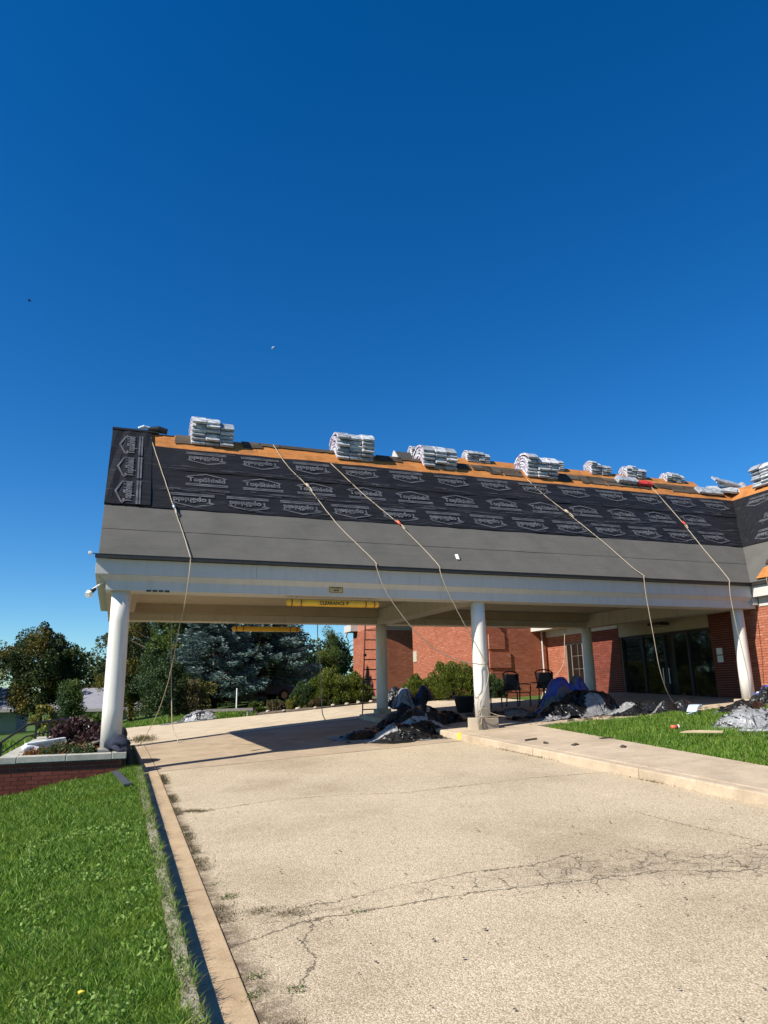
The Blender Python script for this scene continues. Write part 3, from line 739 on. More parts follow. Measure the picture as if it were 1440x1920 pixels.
def _poly(pts):
    k = len(LOGO_V); LOGO_V.extend(pts); LOGO_F.append(tuple(range(k, k + len(pts))))
_poly([(-.47, .055), (.47, .055), (.47, .098), (-.47, .098)])
_poly([(-.47, .0), (.47, .0), (.47, .036), (-.47, .036)])
for sg in (1, -1): _poly([(0, .545), (sg * .43, .405), (sg * .43, .37), (0, .50)])
for sg in (1, -1): _poly([(sg * .47, .355), (sg * .34, .355), (sg * .34, .375), (sg * .47, .375)])
def lettering(parent, spots, mk, n):
    """spots: (x, s, angle) of each print"""
    bb = MB()
    for (cx, cs, ang, sc) in spots:
        ca, sa = math.cos(ang), math.sin(ang)
        bb.add([mk(cx + (a * ca - (c - .27) * sa) * sc, cs + (a * sa + (c - .27) * ca) * sc, n) for a, c in LOGO_V], LOGO_F)
    return obj('printed_lettering', bb, 'print_grey', parent)
sp = []
k = 0
while 1.75 + k * 1.33 < xr(3.9) - .6: sp.append((1.75 + k * 1.33, 3.90, math.pi, 1.03)); k += 1
lettering(black_hi, sp, slope, .066); 
sp = []
k = 0
while 1.70 + k * 1.31 < xr(2.8) - .6: sp.append((1.70 + k * 1.31, 2.93, 0, 1.03)); k += 1
k = 0
while 1.36 + k * 1.24 < xr(2.0) - .6: sp.append((1.36 + k * 1.24, 2.03, math.pi, 1.03)); k += 1
lettering(black_lo, sp, slope, .050)
lettering(rake_strip, [(-.02, 2.15, math.pi / 2, 1), (-.02, 3.20, math.pi / 2, 1), (-.02, 4.22, math.pi / 2, 1)], slope, .084)
# scattered light streaks printed on the felt between the words
bb = MB(); rnd = random.Random(8)
for k in range(420):
    x = rnd.uniform(.6, 18.5); s = rnd.choice([2.42, 3.38, 4.25, 1.76, 3.42, 2.48]) + rnd.uniform(-.08, .08)
    if x > xr(s) - .3: continue
    w = rnd.uniform(.12, .6); h = rnd.uniform(.006, .014)
    bb.add([slope(x, s, .067), slope(x + w, s + rnd.uniform(-.02, .02), .067), slope(x + w, s + h, .067), slope(x, s + h, .067)], [(0, 1, 2, 3)])
kind(obj('printed_streaks', bb, 'print_faint', canopy), 'stuff')

# columns
def column(x, y, z0, par, r=.172, plinth=True):
    b = MB(); H = BZ - z0
    b.lathe([(r, 0), (r * 1.01, H * .25), (r, H * .5), (r * .97, H * .8), (r * .95, H)], (x, y, z0), 32)
    c = obj('column', b, 'paint_column', par, smooth=True)
    if plinth:
        p = MB(); zg = dz(x, y) + (CURB if x > 7 else 0)
        w = .26 if y < 16 else .21; p.box((x - w, y - w, zg - .15), (x + w, y + w, z0)); obj('plinth', p, 'concrete_plinth', c, bevel=.015)
    else:
        p = MB(); p.box((x - .22, y - .22, z0 - .02), (x + .22, y + .22, z0 + .03)); obj('base_plate', p, 'concrete_cap', c, bevel=.006)
    return c
column(0, 15, .64, canopy, .185, False); column(0.0, 20.92, .64, canopy, .18, False)
column(7.86, 15, 1.0, canopy); column(7.6, 20.92, 1.12, canopy)
column(15.74, 15.0, 1.26, canopy, .165); column(15.1, 20.92, 1.36, canopy)
# small vents, ceiling light, speaker, security light
b = MB()
for k in range(4): b.box((.46 + k * .115, 14.736, BZ - .012), (.55 + k * .115, 14.80, BZ + .022))
obj('soffit_vent', b, 'drip_metal', canopy)
lamp = thing('security_light', 'small white security floodlight on the left end of the canopy', 'floodlight', (-.40, 15.6, 3.80))
b = MB(); b.tube([(-.36, 15.6, 3.88), (-.46, 15.6, 3.80), (-.56, 15.58, 3.72)], .018, 8); obj('bracket', b, 'white_plastic', lamp)
b = MB(); b.tube([(-.50, 15.6, 3.74), (-.58, 15.54, 3.66), (-.62, 15.5, 3.60)], .05, 12, rs=[.03, .05, .058]); obj('lamp_head', b, 'black_metal', lamp, smooth=True)
b = MB(); b.tube([(-.60, 15.52, 3.63), (-.64, 15.47, 3.59)], .07, 10, rs=[.08, .06]); obj('lens', b, 'white_plastic', lamp)
sp_ = thing('wall_speaker', 'dark box speaker under the canopy above the rear right column', 'speaker', (15.05, 20.60, 3.8))
b = MB(); b.box((14.95, 20.50, 3.68), (15.2, 20.65, 3.90)); obj('case', b, 'black_metal', sp_, bevel=.015)
b = MB(); b.box((14.98, 20.49, 3.71), (15.17, 20.502, 3.87)); obj('grille', b, 'steel', sp_)
wl_ = thing('ceiling_light', 'dark flush light under the soffit over the entrance doors', 'light fixture', (16.1, 18.6, 3.66))
b = MB(); b.box((15.99, 18.3, 3.50), (16.35, 18.9, 3.60)); obj('housing', b, 'black_metal', wl_, bevel=.02)
b = MB(); b.box((16.03, 18.36, 3.485), (16.3, 18.84, 3.50)); obj('diffuser', b, 'paint_ceiling', wl_)

# clearance bars
TV2, TF2 = text_mesh("CLEARANCE 9'", .035)
def clearance_bar(x0, x1, y, z, face, label):
    t = thing('clearance_bar', label, 'clearance bar', ((x0 + x1) / 2, y, z), 'yellow clearance bars hung under the canopy beams')
    L = (x1 - x0) / 2; R = .072
    b = MB(); b.tube([(-L, 0, 0), (-L + .02, 0, 0), (-L + .06, 0, 0), (L - .06, 0, 0), (L - .02, 0, 0), (L, 0, 0)], R, 18, rs=[.03, .055, R, R, .055, .03]); obj('tube', b, 'yellow_pvc', t, smooth=True, world=False)
    for xx in (-L + .12, -L + .32, L - .32, L - .12):
        b = MB(); b.tube([(xx - .013, 0, 0), (xx + .013, 0, 0)], R + .003, 18); obj('band', b, 'red_band', t, world=False)
    a = TV2.copy(); w = a[:, 0].max() - a[:, 0].min(); a[:, 0] *= .66 / w; h = a[:, 1].max(); a[:, 1] = (a[:, 1] / h - .5) * .085
    # cut into fine strips so that the print follows the curve of the tube
    b = MB(); b.add([(x, 0, zz) for x, zz, _ in a], TF2); me = b.mesh('printed_lettering'); bm = bmesh.new(); bm.from_mesh(me)
    for k in range(-5, 6): bmesh.ops.bisect_plane(bm, geom=bm.verts[:] + bm.edges[:] + bm.faces[:], plane_co=(0, 0, k * .0075 + .0003), plane_no=(0, 0, 1))
    for v in bm.verts: v.co = Vector((v.co.x * face, -face * (math.sqrt(R * R - v.co.z ** 2) + .0025), v.co.z))
    bm.to_mesh(me); bm.free(); link('printed_lettering', me, 'black_print', t, world=False)
    for xx in (-L + .22, L - .22):
        b = MB(); b.tube([(xx, 0, R - .01), (xx, .02, .20)], .006, 6); obj('chain', b, 'steel', t, world=False)
    return t
clearance_bar(3.28, 5.37, 14.90, 3.475, 1, 'yellow clearance bar with black lettering under the front beam')
clearance_bar(3.05, 5.07, 20.95, 3.44, -1, 'orange looking clearance bar under the rear beam, backlit against the blue spruce')
sg_ = thing('beam_sign', 'small tan notice plate with a dark border on the front beam', 'sign', (4.335, 14.735, 3.74))
b = MB(); b.box((4.18, 14.722, 3.685), (4.49, 14.738, 3.845)); obj('plate', b, 'sign_tan', sg_)
b = MB()
for q in ((4.19, 3.83, 4.48, 3.838), (4.19, 3.692, 4.48, 3.70), (4.19, 3.70, 4.198, 3.83), (4.472, 3.70, 4.48, 3.83)): b.box((q[0], 14.719, q[1]), (q[2], 14.7215, q[3]))
for k in range(9): b.box((4.222 + k * .026, 14.719, 3.780), (4.240 + k * .026, 14.7215, 3.808))
for k in range(4): b.box((4.285 + k * .03, 14.719, 3.722), (4.305 + k * .03, 14.7215, 3.755))
obj('print', b, 'black_print', sg_)

# ------------------------------------------------------------------ main building
WX = 16.7
church = thing('brick_building', 'red brick building with white eaves beside the canopy', 'building', (19, 24, 1))
def solid(name, a, b_, mat, bev=0):
    q = MB(); q.box(a, b_); return obj(name, q, mat, church, bevel=bev)
GZ = .4
# west wall of the wing: front part, entrance, back part
WF = 16.2
wall1 = solid('wall', (WF + .012, 4, GZ), (WF + .3, 15.28, 3.66), 'mortar')
solid('wall', (WX + .05, 15.28, GZ), (WX + .3, 16.02, 3.66), 'mortar')
brick_wall(wall1, (WF, 15.28, 0), (0, -1, 0), (-1, 0, 0), 9.0, .72, 3.66, nearest=(15, 13.9, 2.3), budget=170, seed=2)
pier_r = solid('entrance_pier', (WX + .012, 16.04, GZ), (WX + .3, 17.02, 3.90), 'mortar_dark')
brick_wall(pier_r, (WX, 17.02, 0), (0, -1, 0), (-1, 0, 0), .98, 1.05, 3.66, mat='brick_dark', nearest=(15, 16, 2.3), budget=60, seed=3)  # both piers: brick and mortar darkened, canopy shade put into their colour
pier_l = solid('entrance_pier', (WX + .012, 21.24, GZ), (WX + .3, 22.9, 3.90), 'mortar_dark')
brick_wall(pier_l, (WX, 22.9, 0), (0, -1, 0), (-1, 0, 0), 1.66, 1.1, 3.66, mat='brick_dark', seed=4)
solid('door_header', (WX - .02, 17.03, 3.33), (WX + .28, 21.23, 4.04), 'paint_ceiling')
# entrance doors: dark frame with four panes
ent = obj('entrance_doors', MB().box((WX + .10, 17.03, 3.24), (WX + .2, 21.23, 3.325)).box((WX + .10, 17.03, 1.10), (WX + .2, 21.23, 1.2)), 'black_metal', church)
ed = [17.03, 18.07, 19.13, 20.18, 21.23]
for y in ed:
    obj('mullion', MB().box((WX + .08, y - .035, 1.1), (WX + .2, y + .035, 3.31)), 'black_metal', ent)
for y0, y1 in zip(ed[:-1], ed[1:]):
    obj('pane', MB().box((WX + .13, y0 + .036, 1.2), (WX + .145, y1 - .036, 3.24)), 'glass_dark', ent)
for y in (19.0, 19.26): obj('handle', MB().tube([(WX + .05, y, 1.7), (WX + .05, y, 2.2)], .015, 6).bar((WX + .05, y, 1.74), (WX + .09, y, 1.74), .012).bar((WX + .05, y, 2.16), (WX + .09, y, 2.16), .012), 'steel', ent)
# west wall beyond the entrance with a window
wy0, wy1, wz0, wz1 = 23.42, 24.55, 1.35, 3.33
wall2 = solid('wall', (WX + .012, 22.92, GZ), (WX + .3, 25.9, 3.66), 'mortar')
brick_wall(wall2, (WX, 25.9, 0), (0, -1, 0), (-1, 0, 0), 2.98, 1.1, 3.66, seed=5, holes=[lambda z: (25.9 - wy1, 25.9 - wy0) if wz0 < z < wz1 else None])
win = obj('window', MB().box((WX - .016, wy0, wz0), (WX + .02, wy0 + .06, wz1)).box((WX - .016, wy1 - .06, wz0), (WX + .02, wy1, wz1)).box((WX - .016, wy0 + .06, wz1 - .06), (WX + .02, wy1 - .06, wz1)).box((WX - .016, wy0 + .06, wz0), (WX + .02, wy1 - .06, wz0 + .06)).box((WX - .014, (wy0 + wy1) / 2 + .18, wz0 + .06), (WX + .02, (wy0 + wy1) / 2 + .22, wz1 - .06)), 'window_trim', church)
obj('pane', MB().box((WX + .0, wy0 + .06, wz0 + .06), (WX + .010, wy1 - .06, wz1 - .06)), 'glass_dark', win)
for k in range(1, 4): obj('glazing_bar', MB().box((WX - .012, wy0 + .06, wz0 + k * .49), (WX - .001, (wy0 + wy1) / 2 + .16, wz0 + k * .49 + .012)), 'window_trim', win)
obj('glazing_bar', MB().box((WX - .0115, wy0 + .34, wz0 + .06), (WX - .002, wy0 + .352, wz1 - .06)), 'window_trim', win)
# eave of the wing: frieze, fascia, soffit on both sides of the canopy
for y0, y1 in ((4, 14.63), (21.27, 25.9)):
    solid('frieze', ((WF if y0 < 10 else WX) - .03, y0, 3.665), (WX + .3, y1, 3.90), 'paint_white')
    solid('fascia', (15.975, y0, 3.905), (WX + .3, y1, 4.20), 'paint_white')
    solid('drip_edge', (15.90, y0, 4.205), (WX + .2, y1, 4.278), 'drip_metal')
solid('frieze', (16.0, 14.66, 3.70), (16.185, 15.26, 3.90), 'paint_white')
def wslope(y, s, n=0.0):
    return (15.9 + s * CS - n * SN, y, EZ + s * SN + n * CS)
WRX = 15.9 + SR * CS
def wquad(name, y0, y1f, s0, s1, n, mat, far=True):
    """strip on the wing's west slope from y0 to the valley"""
    b = MB(); v0 = EY + s0 * CS; v1 = EY + s1 * CS
    if not far: ya, yb = (2 * RY - v0), (2 * RY - v1); q = [(ya, s0), (y1f, s0), (y1f, s1), (yb, s1)]
    else: q = [(y0, s0), (v0, s0), (v1, s1), (y0, s1)]
    b.hexa([wslope(y, s, n - .02) for y, s in q], [wslope(y, s, n) for y, s in q]); return obj(name, b, mat, church)
wquad('roof_deck', 4, 0, 0, SR, 0, 'plywood'); wquad('roof_deck', 0, 26.5, 0, SR, 0, 'plywood', False)
b = MB(); b.hexa([(WRX, 4, RZ - .03), (WRX, 26.5, RZ - .03), (WRX + 3.5, 26.5, EZ), (WRX + 3.5, 4, EZ)], [(WRX, 4, RZ), (WRX, 26.5, RZ), (WRX + 3.5, 26.5, EZ + .03), (WRX + 3.5, 4, EZ + .03)]); obj('roof_back_slope', b, 'felt_black', church)
wquad('grey_felt', 4, 0, .0, 1.7, .014, 'felt_grey')
wfelt = wquad('underlayment', 4, 0, 1.67, 4.36, .04, 'felt_black'); wquad('underlayment', 0, 26.5, 0, 4.3, .03, 'felt_black', False)
sp = []
for r_, s in enumerate((2.03, 2.95, 3.9)):
    y = EY + s * CS - 1.0 - .4 * (r_ % 2)
    while y > 8: sp.append((-y, s, math.pi * ((r_ + 1) % 2), .95)); y -= 1.31
lettering(wfelt, sp, lambda a, s, n: wslope(-a, s, n), .046)
# rear block: gabled brick block with an arched recess
RB0, RB1, RX = 25.9, 43.1, 13.8
RGY = 34.5; RGZ = 14.1; REZ = 5.3
arc_c, arc_r, arc_s = 36.0, 2.62, 4.2
def arch_half(z):
    if z < arc_s: return arc_r
    h = z - arc_s
    return math.sqrt(max(0, arc_r ** 2 - h * h)) if h < arc_r else 0
gw = MB(); N = 18
# gable wall around the arch: left piece, right piece, top
def slab(poly): gw.hexa([(RX + .012, y, z) for y, z in poly], [(RX + .4, y, z) for y, z in poly])
slab([(RB0, GZ), (arc_c - arc_r, GZ), (arc_c - arc_r, arc_s), (RB0, REZ)])
slab([(arc_c + arc_r, GZ), (RB1, GZ), (RB1, REZ), (arc_c + arc_r, arc_s)])
slab([(RB0, REZ), (arc_c - arc_r, arc_s), (arc_c - arc_r, arc_s + arc_r), (RB0 + 2.5, REZ + 2.5)])
slab([(RB1, REZ), (arc_c + arc_r, arc_s), (arc_c + arc_r, arc_s + arc_r), (RB1 - 2.5, REZ + 2.5)])
slab([(RB0 + 2.5, REZ + 2.5), (arc_c - arc_r, arc_s + arc_r), (arc_c + arc_r, arc_s + arc_r), (RB1 - 2.5, REZ + 2.5), (RGY, RGZ - .2)])
for i in range(N):
    a0, a1 = math.pi * i / N, math.pi * (i + 1) / N
    p = [(arc_c - arc_r * math.cos(a), arc_s + arc_r * math.sin(a)) for a in (a0, a1)]
    slab([p[0], p[1], (p[1][0], arc_s + arc_r + .001), (p[0][0], arc_s + arc_r + .001)])
gable = obj('gable_wall', gw, 'brick_far', church)
brick_wall(gable, (RX, RB1, 0), (0, -1, 0), (-1, 0, 0), RB1 - RB0, .9, 5.2, seed=6,
           holes=[lambda z: (RB1 - arc_c - arch_half(z), RB1 - arc_c + arch_half(z)) if arch_half(z) > 0 else None])
jamb = solid('recess_wall', (RX + .4, arc_c + arc_r + .012, GZ), (RX + 2.3, arc_c + arc_r + .3, 7), 'mortar')
brick_wall(jamb, (RX + .02, arc_c + arc_r, 0), (1, 0, 0), (0, -1, 0), 2.2, .9, 5.0, seed=7)
solid('recess_wall', (RX + .4, arc_c - arc_r - .3, GZ), (RX + 2.3, arc_c - arc_r - .012, 7), 'brick_far')
solid('recess_back', (RX + 2.2, arc_c - arc_r - .01, GZ), (RX + 2.4, arc_c + arc_r + .01, 7), 'black_metal')
solid('recess_ceiling', (RX + .4, arc_c - arc_r - .3, 7.0), (RX + 2.4, arc_c + arc_r + .3, 7.2), 'paint_white')
solid('stone_plaque', (RX - .05, 32.86, 3.0), (RX + .012, 33.30, 3.52), 'stone_white', .01)
south = solid('wall', (RX + .012, RB0 + .012, GZ), (WX + .3, RB0 + .3, 5.3), 'mortar')
brick_wall(south, (RX, RB0, 0), (1, 0, 0), (0, -1, 0), WX - RX, .9, 5.2, seed=8)
for k, (z0, w) in enumerate(((1.70, .74), (2.46, .96), (3.20, .72))):
    q = solid('raised_panel', (RX + .18, RB0 - .045, z0), (RX + .18 + w, RB0 - .0, z0 + .6), 'mortar')
    brick_wall(q, (RX + .18, RB0 - .05, 0), (1, 0, 0), (0, -1, 0), w, z0, z0 + .61, seed=20 + k)
solid('eave_return', (RX - .45, RB1 - .9, 5.25), (RX + .5, RB1 + .5, 5.65), 'paint_white')
# roof of the rear block with its white barge boards
RPA = math.atan((14.35 - REZ + .05) / (RGY - RB0 + .35)); CS2, SN2 = math.cos(RPA), math.sin(RPA)
def rslope(x, s, n=0.0): return (x, RB0 - .35 + s * CS2 - n * SN2, REZ - .05 + s * SN2 + n * CS2)
RSR = (RGY - (RB0 - .35)) / CS2
def rq(name, s0, s1, n, mat, x0=RX - .35, x1=34):
    b = MB(); q = [(x0, s0), (x1, s0), (x1, s1), (x0, s1)]
    b.hexa([rslope(a, s, n - .03) for a, s in q], [rslope(a, s, n) for a, s in q]); return obj(name, b, mat, church)
rq('roof_slope', 0, RSR, 0, 'roof_dark'); rq('sheathing', RSR - .95, RSR - .05, .02, 'plywood', x0=17.0); 
ZT = rslope(0, RSR)[2]
b = MB(); b.hexa([(RX - .35, RGY, ZT - .03), (34, RGY, ZT - .03), (34, RB1 + .4, REZ), (RX - .35, RB1 + .4, REZ)], [(RX - .35, RGY, ZT), (34, RGY, ZT), (34, RB1 + .4, REZ + .03), (RX - .35, RB1 + .4, REZ + .03)]); obj('roof_slope', b, 'roof_dark', church)
for sg in (1, -1):
    yb = (RB0 - .35) if sg == 1 else RB1 + .4
    b = MB(); b.hexa([(RX - .39, yb, REZ - .35), (RX - .39, RGY, ZT - .55), (RX - .39, RGY, ZT + .02), (RX - .39, yb, REZ + .0)], [(RX - .31, yb, REZ - .35), (RX - .31, RGY, ZT - .55), (RX - .31, RGY, ZT + .02), (RX - .31, yb, REZ + .0)]); obj('barge_board', b, 'paint_white', church)
b = MB(); b.hexa([(RX - .3, RB0 - .3, REZ - .1), (RX - .3, RB1 + .3, REZ - .1), (RX - .3, RGY, ZT - .1)], [(RX - .02, RB0 - .3, REZ - .1), (RX - .02, RB1 + .3, REZ - .1), (RX - .02, RGY, ZT - .1)]); 
obj('gable_overhang', MB().hexa([(RX - .3, RGY - 1.2, ZT - 1.6), (RX - .3, RGY + 1.2, ZT - 1.6), (RX - .3, RGY, ZT - .3)], [(RX - .02, RGY - 1.2, ZT - 1.6), (RX - .02, RGY + 1.2, ZT - 1.6), (RX - .02, RGY, ZT - .3)]), 'paint_white', church)
# notices on the entrance pier
nt = thing('door_notice', 'pair of white paper notices on the shaded brick pier beside the doors', 'notice', (WX - .02, 16.75, 2.4))
for z in (2.28, 2.50): obj('sheet', MB().box((WX - .022, 16.62, z), (WX - .014, 16.84, z + .19)), 'white_plastic', nt)
# downspout in the inner corner
ds = MB().tube([(16.42, 25.80, 3.9), (16.42, 25.80, 1.2)], .035, 8); obj('downspout', ds, 'paint_white', church)

# ------------------------------------------------------------------ shingle bundles draped over the ridges
def bundle_mesh(layer, seed):
    """a wrapped bundle bent over the ridge; local X along the ridge, origin on the ridge line"""
    r = random.Random(seed); d = .035 + layer * .084; R = d + .03; t = .030; w = .172
    L = 1.0; arc = R * PA; tail = max(.03, L / 2 - arc); path = []
    for k in range(4): path.append((-1, tail * (1 - k / 3.0)))
    n = 8; pts = []
    def at(u):  # u: signed length from the crest
        s = 1 if u > 0 else -1; a = abs(u)
        if a < arc: th = a / R; return (s * R * math.sin(th), R * math.cos(th) - .03 / math.cos(PA) * .0, s * th)
        e = a - arc; return (s * (R * SN + e * CS), R * CS - e * SN, s * PA)
    us = [-L / 2 + L * i / 13 for i in range(14)]
    vs = []; fs = []
    oc = [(-.5, -.46), (-.485, -.5), (.485, -.5), (.5, -.46), (.5, .44), (.48, .5), (-.48, .5), (-.5, .44)]
    for i, u in enumerate(us):
        y, z, th = at(u); sc = .98 if i in (0, 13) else 1.0
        jx = r.uniform(-.008, .008); puff = 1 + r.uniform(-.04, .04)
        for (a, c) in oc:
            x = a * 2 * w * sc + jx; h = c * 2 * t * sc * puff
            vs.append((x, y + h * math.sin(th), z + h * math.cos(th)))
    mi = []
    for i in range(13):
        for k in range(8):
            fs.append((i * 8 + k, i * 8 + (k + 1) % 8, (i + 1) * 8 + (k + 1) % 8, (i + 1) * 8 + k)); mi.append(1 if k in (3, 7) else 0)
    fs += [tuple(range(8))[::-1], tuple(range(104, 112))]; mi += [0, 0]
    me = bpy.data.meshes.new('shingle_bundle'); me.from_pydata(vs, [], fs); me.polygons.foreach_set('material_index', mi)
    me.materials.append(MATS['wrapper']); me.materials.append(MATS['wrapper_print']); me.update()
    return me
BM = {(l, v): bundle_mesh(l, l * 7 + v) for l in range(7) for v in range(3)}
ORD = ['bottom', 'second', 'third', 'fourth', 'fifth', 'sixth', 'seventh']
CNAMES = {2: ['near end', 'far end'], 3: ['left column', 'middle column', 'right column'], 4: ['left column', 'second column', 'third column', 'right column']}
def pile(ridge, x0, cols, where, rotz=0.0, seed=0, wcol=.355):
    """cols: number of layers in each column"""
    rnd = random.Random(seed)
    for c, n in enumerate(cols):
        for l in range(n):
            o = bpy.data.objects.new('shingle_bundle', BM[(l, rnd.randrange(3))]); COL.objects.link(o)
            a = x0 + (c + .5) * wcol + rnd.uniform(-.008, .008)
            sl = rnd.uniform(-.045, .045); o.location = ridge(a) + Vector((-math.sin(rotz) * sl, math.cos(rotz) * sl, rnd.uniform(-.004, .004)))
            o.rotation_euler = (rnd.uniform(-.03, .03), 0, rotz + rnd.uniform(-.03, .03))
            top = 'top' if l == n - 1 else ORD[l]
            tag(o, f'{top} bundle, {CNAMES[len(cols)][c]}, {where}', 'shingle bundle', 'wrapped shingle bundles stacked on the roof ridges')
canR = lambda a: Vector((a, RY, RZ + .02))
reaR = lambda a: Vector((a, RGY, ZT + .02))
winR = lambda a: Vector((WRX, a, RZ + .02))
pile(canR, 1.38, (6, 6, 5), 'shingle pile nearest the left roof end', seed=1)
pile(canR, 5.20, (6, 6, 6), 'shingle pile second from the left roof end', seed=2)
pile(canR, 7.74, (5, 5, 5), 'shingle pile in front of the white gable', seed=3)
pile(canR, 11.12, (6, 5, 5), 'large pile right of the canopy middle', seed=4)
pile(reaR, 14.35, (4, 4, 3), 'pile behind the white gable peak', seed=5, wcol=.37)
pile(reaR, 17.7, (5, 5, 5, 4), 'low pile on the rear ridge, first right of the gable', seed=6, wcol=.37)
pile(reaR, 22.6, (5, 5, 5, 5), 'rear pile just right of the large pile', seed=7, wcol=.37)
pile(reaR, 26.0, (7, 6, 5, 5), 'rear pile with one bundle peaking left', seed=8, wcol=.37)
pile(reaR, 28.6, (6, 7, 5, 5), 'rear pile right of the red and white wrapper', seed=9, wcol=.37)
pile(reaR, 31.6, (4, 5, 5, 4), 'rear pile farthest right', seed=10, wcol=.37)
def pileR(x0, cols, where, seed):
    pile(winR, x0, cols, where, math.pi / 2, seed)
pileR(15.3, (6, 6, 6, 6), 'big pile on the right wing ridge', 11)
def loose(name_loc, rot, label, mats=None, sx=.5, sy=.17, sz=.04):
    b = MB(); oc = [(-1, -.8), (-.92, -1), (.92, -1), (1, -.8), (1, .8), (.92, 1), (-.92, 1), (-1, .8)]
    r = random.Random(int(name_loc[0] * 100)); vs = []; fs = []
    for i in range(9):
        x = -sx + 2 * sx * i / 8; k = .9 if i in (0, 8) else 1; dzz = r.uniform(-.012, .012)
        vs += [(x, a * sy * k, c * sz * k + dzz) for a, c in oc]
    for i in range(8): fs += [(i * 8 + k, i * 8 + (k + 1) % 8, (i + 1) * 8 + (k + 1) % 8, (i + 1) * 8 + k) for k in range(8)]
    fs += [tuple(range(8))[::-1], tuple(range(64, 72))]; b.add(vs, fs)
    o = obj('shingle_bundle', b, mats or 'wrapper'); o.location = name_loc; o.rotation_euler = rot
    return tag(o, label, 'shingle bundle', 'wrapped shingle bundles stacked on the roof ridges')
p = slope(18.1, 4.78, .09); loose(p, (PA, 0, 0), 'single white bundle lying flat on the sheathing left of the right wing')
p = slope(14.85, 4.92, .11); o1 = loose(p, (PA, 0, .03), 'crumpled white bundle wrapper beside the red one on the ridge', sx=.38, sy=.14, sz=.07)
p = slope(15.5, 4.86, .09); rb = loose(p, (PA, 0, -.02), 'bright red and blue bundle on the ridge by the fifth rope', 'red_plastic', sx=.30, sy=.10, sz=.05)
for k, (x, s) in enumerate(((18.75, 4.95), (19.05, 4.82), (19.2, 5.05), (18.95, 5.12))):
    p = slope(x, s, .10 + .07 * k); loose(p, (PA * .8, .2, -.75 + .2 * k), ['tipped white bundle lowest in the valley of the roofs', 'tipped bundle leaning in the valley against the right wing', 'tipped bundle with dark wrap at the top of the valley', 'uppermost tipped bundle in the roof valley'][k], sx=.48)
# small loose things on the ridge
o = obj('knee_pad', MB().tube([(.35, RY - .02, RZ + .09), (.6, RY - .04, RZ + .11), (.82, RY - .05, RZ + .07)], .08, 10, rs=[.06, .09, .07]), 'black_metal'); tag(o, 'dark folded pad on the left end of the canopy ridge by the first rope', 'pad')
o = obj('wrapper_scrap', MB().tube([(.12, RY - .02, RZ + .10), (.25, RY - .04, RZ + .14), (.42, RY - .04, RZ + .12)], .05, 8, rs=[.03, .055, .03]), 'plastic_pale'); tag(o, 'pale plastic scrap on the ridge at the left roof end', 'scrap')
o = obj('tool_bag', MB().tube([(20.0, 18.2, RZ + .1), (20.1, 18.2, RZ + .3), (20.15, 18.2, RZ + .45)], .18, 10, rs=[.20, .2, .06]), 'mortar_dark'); tag(o, 'small dark red brown bag on the ridge near the roof valley', 'bag')
ps = obj('paper_scrap', MB().hexa([slope(7.26, .36, .03), slope(7.34, .35, .03), slope(7.33, .50, .05), slope(7.27, .52, .04)], [slope(7.26, .36, .035), slope(7.34, .35, .036), slope(7.33, .50, .07), slope(7.27, .52, .046)]), 'white_plastic'); tag(ps, 'small white paper scrap stuck on the grey felt between two ropes', 'scrap')
# torn corner of the eave: plywood sheet and flashing
q = wslope(14.2, .35, .06)
pl = obj('plywood_sheet', MB().hexa([wslope(y, s, .05) for y, s in ((14.35, .05), (13.3, .02), (13.0, .42), (13.9, .55), (14.3, .45))], [wslope(y, s, .075) for y, s in ((14.35, .05), (13.3, .02), (13.0, .42), (13.9, .55), (14.3, .45))]), 'plywood'); tag(pl, 'loose tan plywood piece at the eave corner above the right column', 'plywood sheet')
fl = obj('flashing_scrap', MB().tube([wslope(14.0, .86, .07), wslope(13.6, .98, .12), wslope(13.2, .78, .09), wslope(12.6, .60, .08)], .05, 6, rs=[.03, .05, .05, .05]), 'steel'); tag(fl, 'bent shiny metal flashing lying above the loose plywood at the eave corner', 'flashing')
for k, (y, s) in enumerate(((14.2, .95), (13.8, .7), (14.35, .62), (13.5, 1.12))):
    shp = MB(); shp.hexa([wslope(y, s, .04), wslope(y - .5, s + .05, .05), wslope(y - .45, s + .2, .06), wslope(y + .02, s + .17, .05)], [wslope(y, s, .05), wslope(y - .5, s + .05, .06), wslope(y - .45, s + .2, .07), wslope(y + .02, s + .17, .06)])
    tag(obj('old_shingle', shp, 'old_shingle'), ['torn shingle beside the bent flashing', 'torn shingle between plywood and flashing', 'torn shingle on the left edge of the loose plywood', 'torn shingle farthest up from the loose plywood'][k], 'shingle', 'torn shingles at the eave corner')

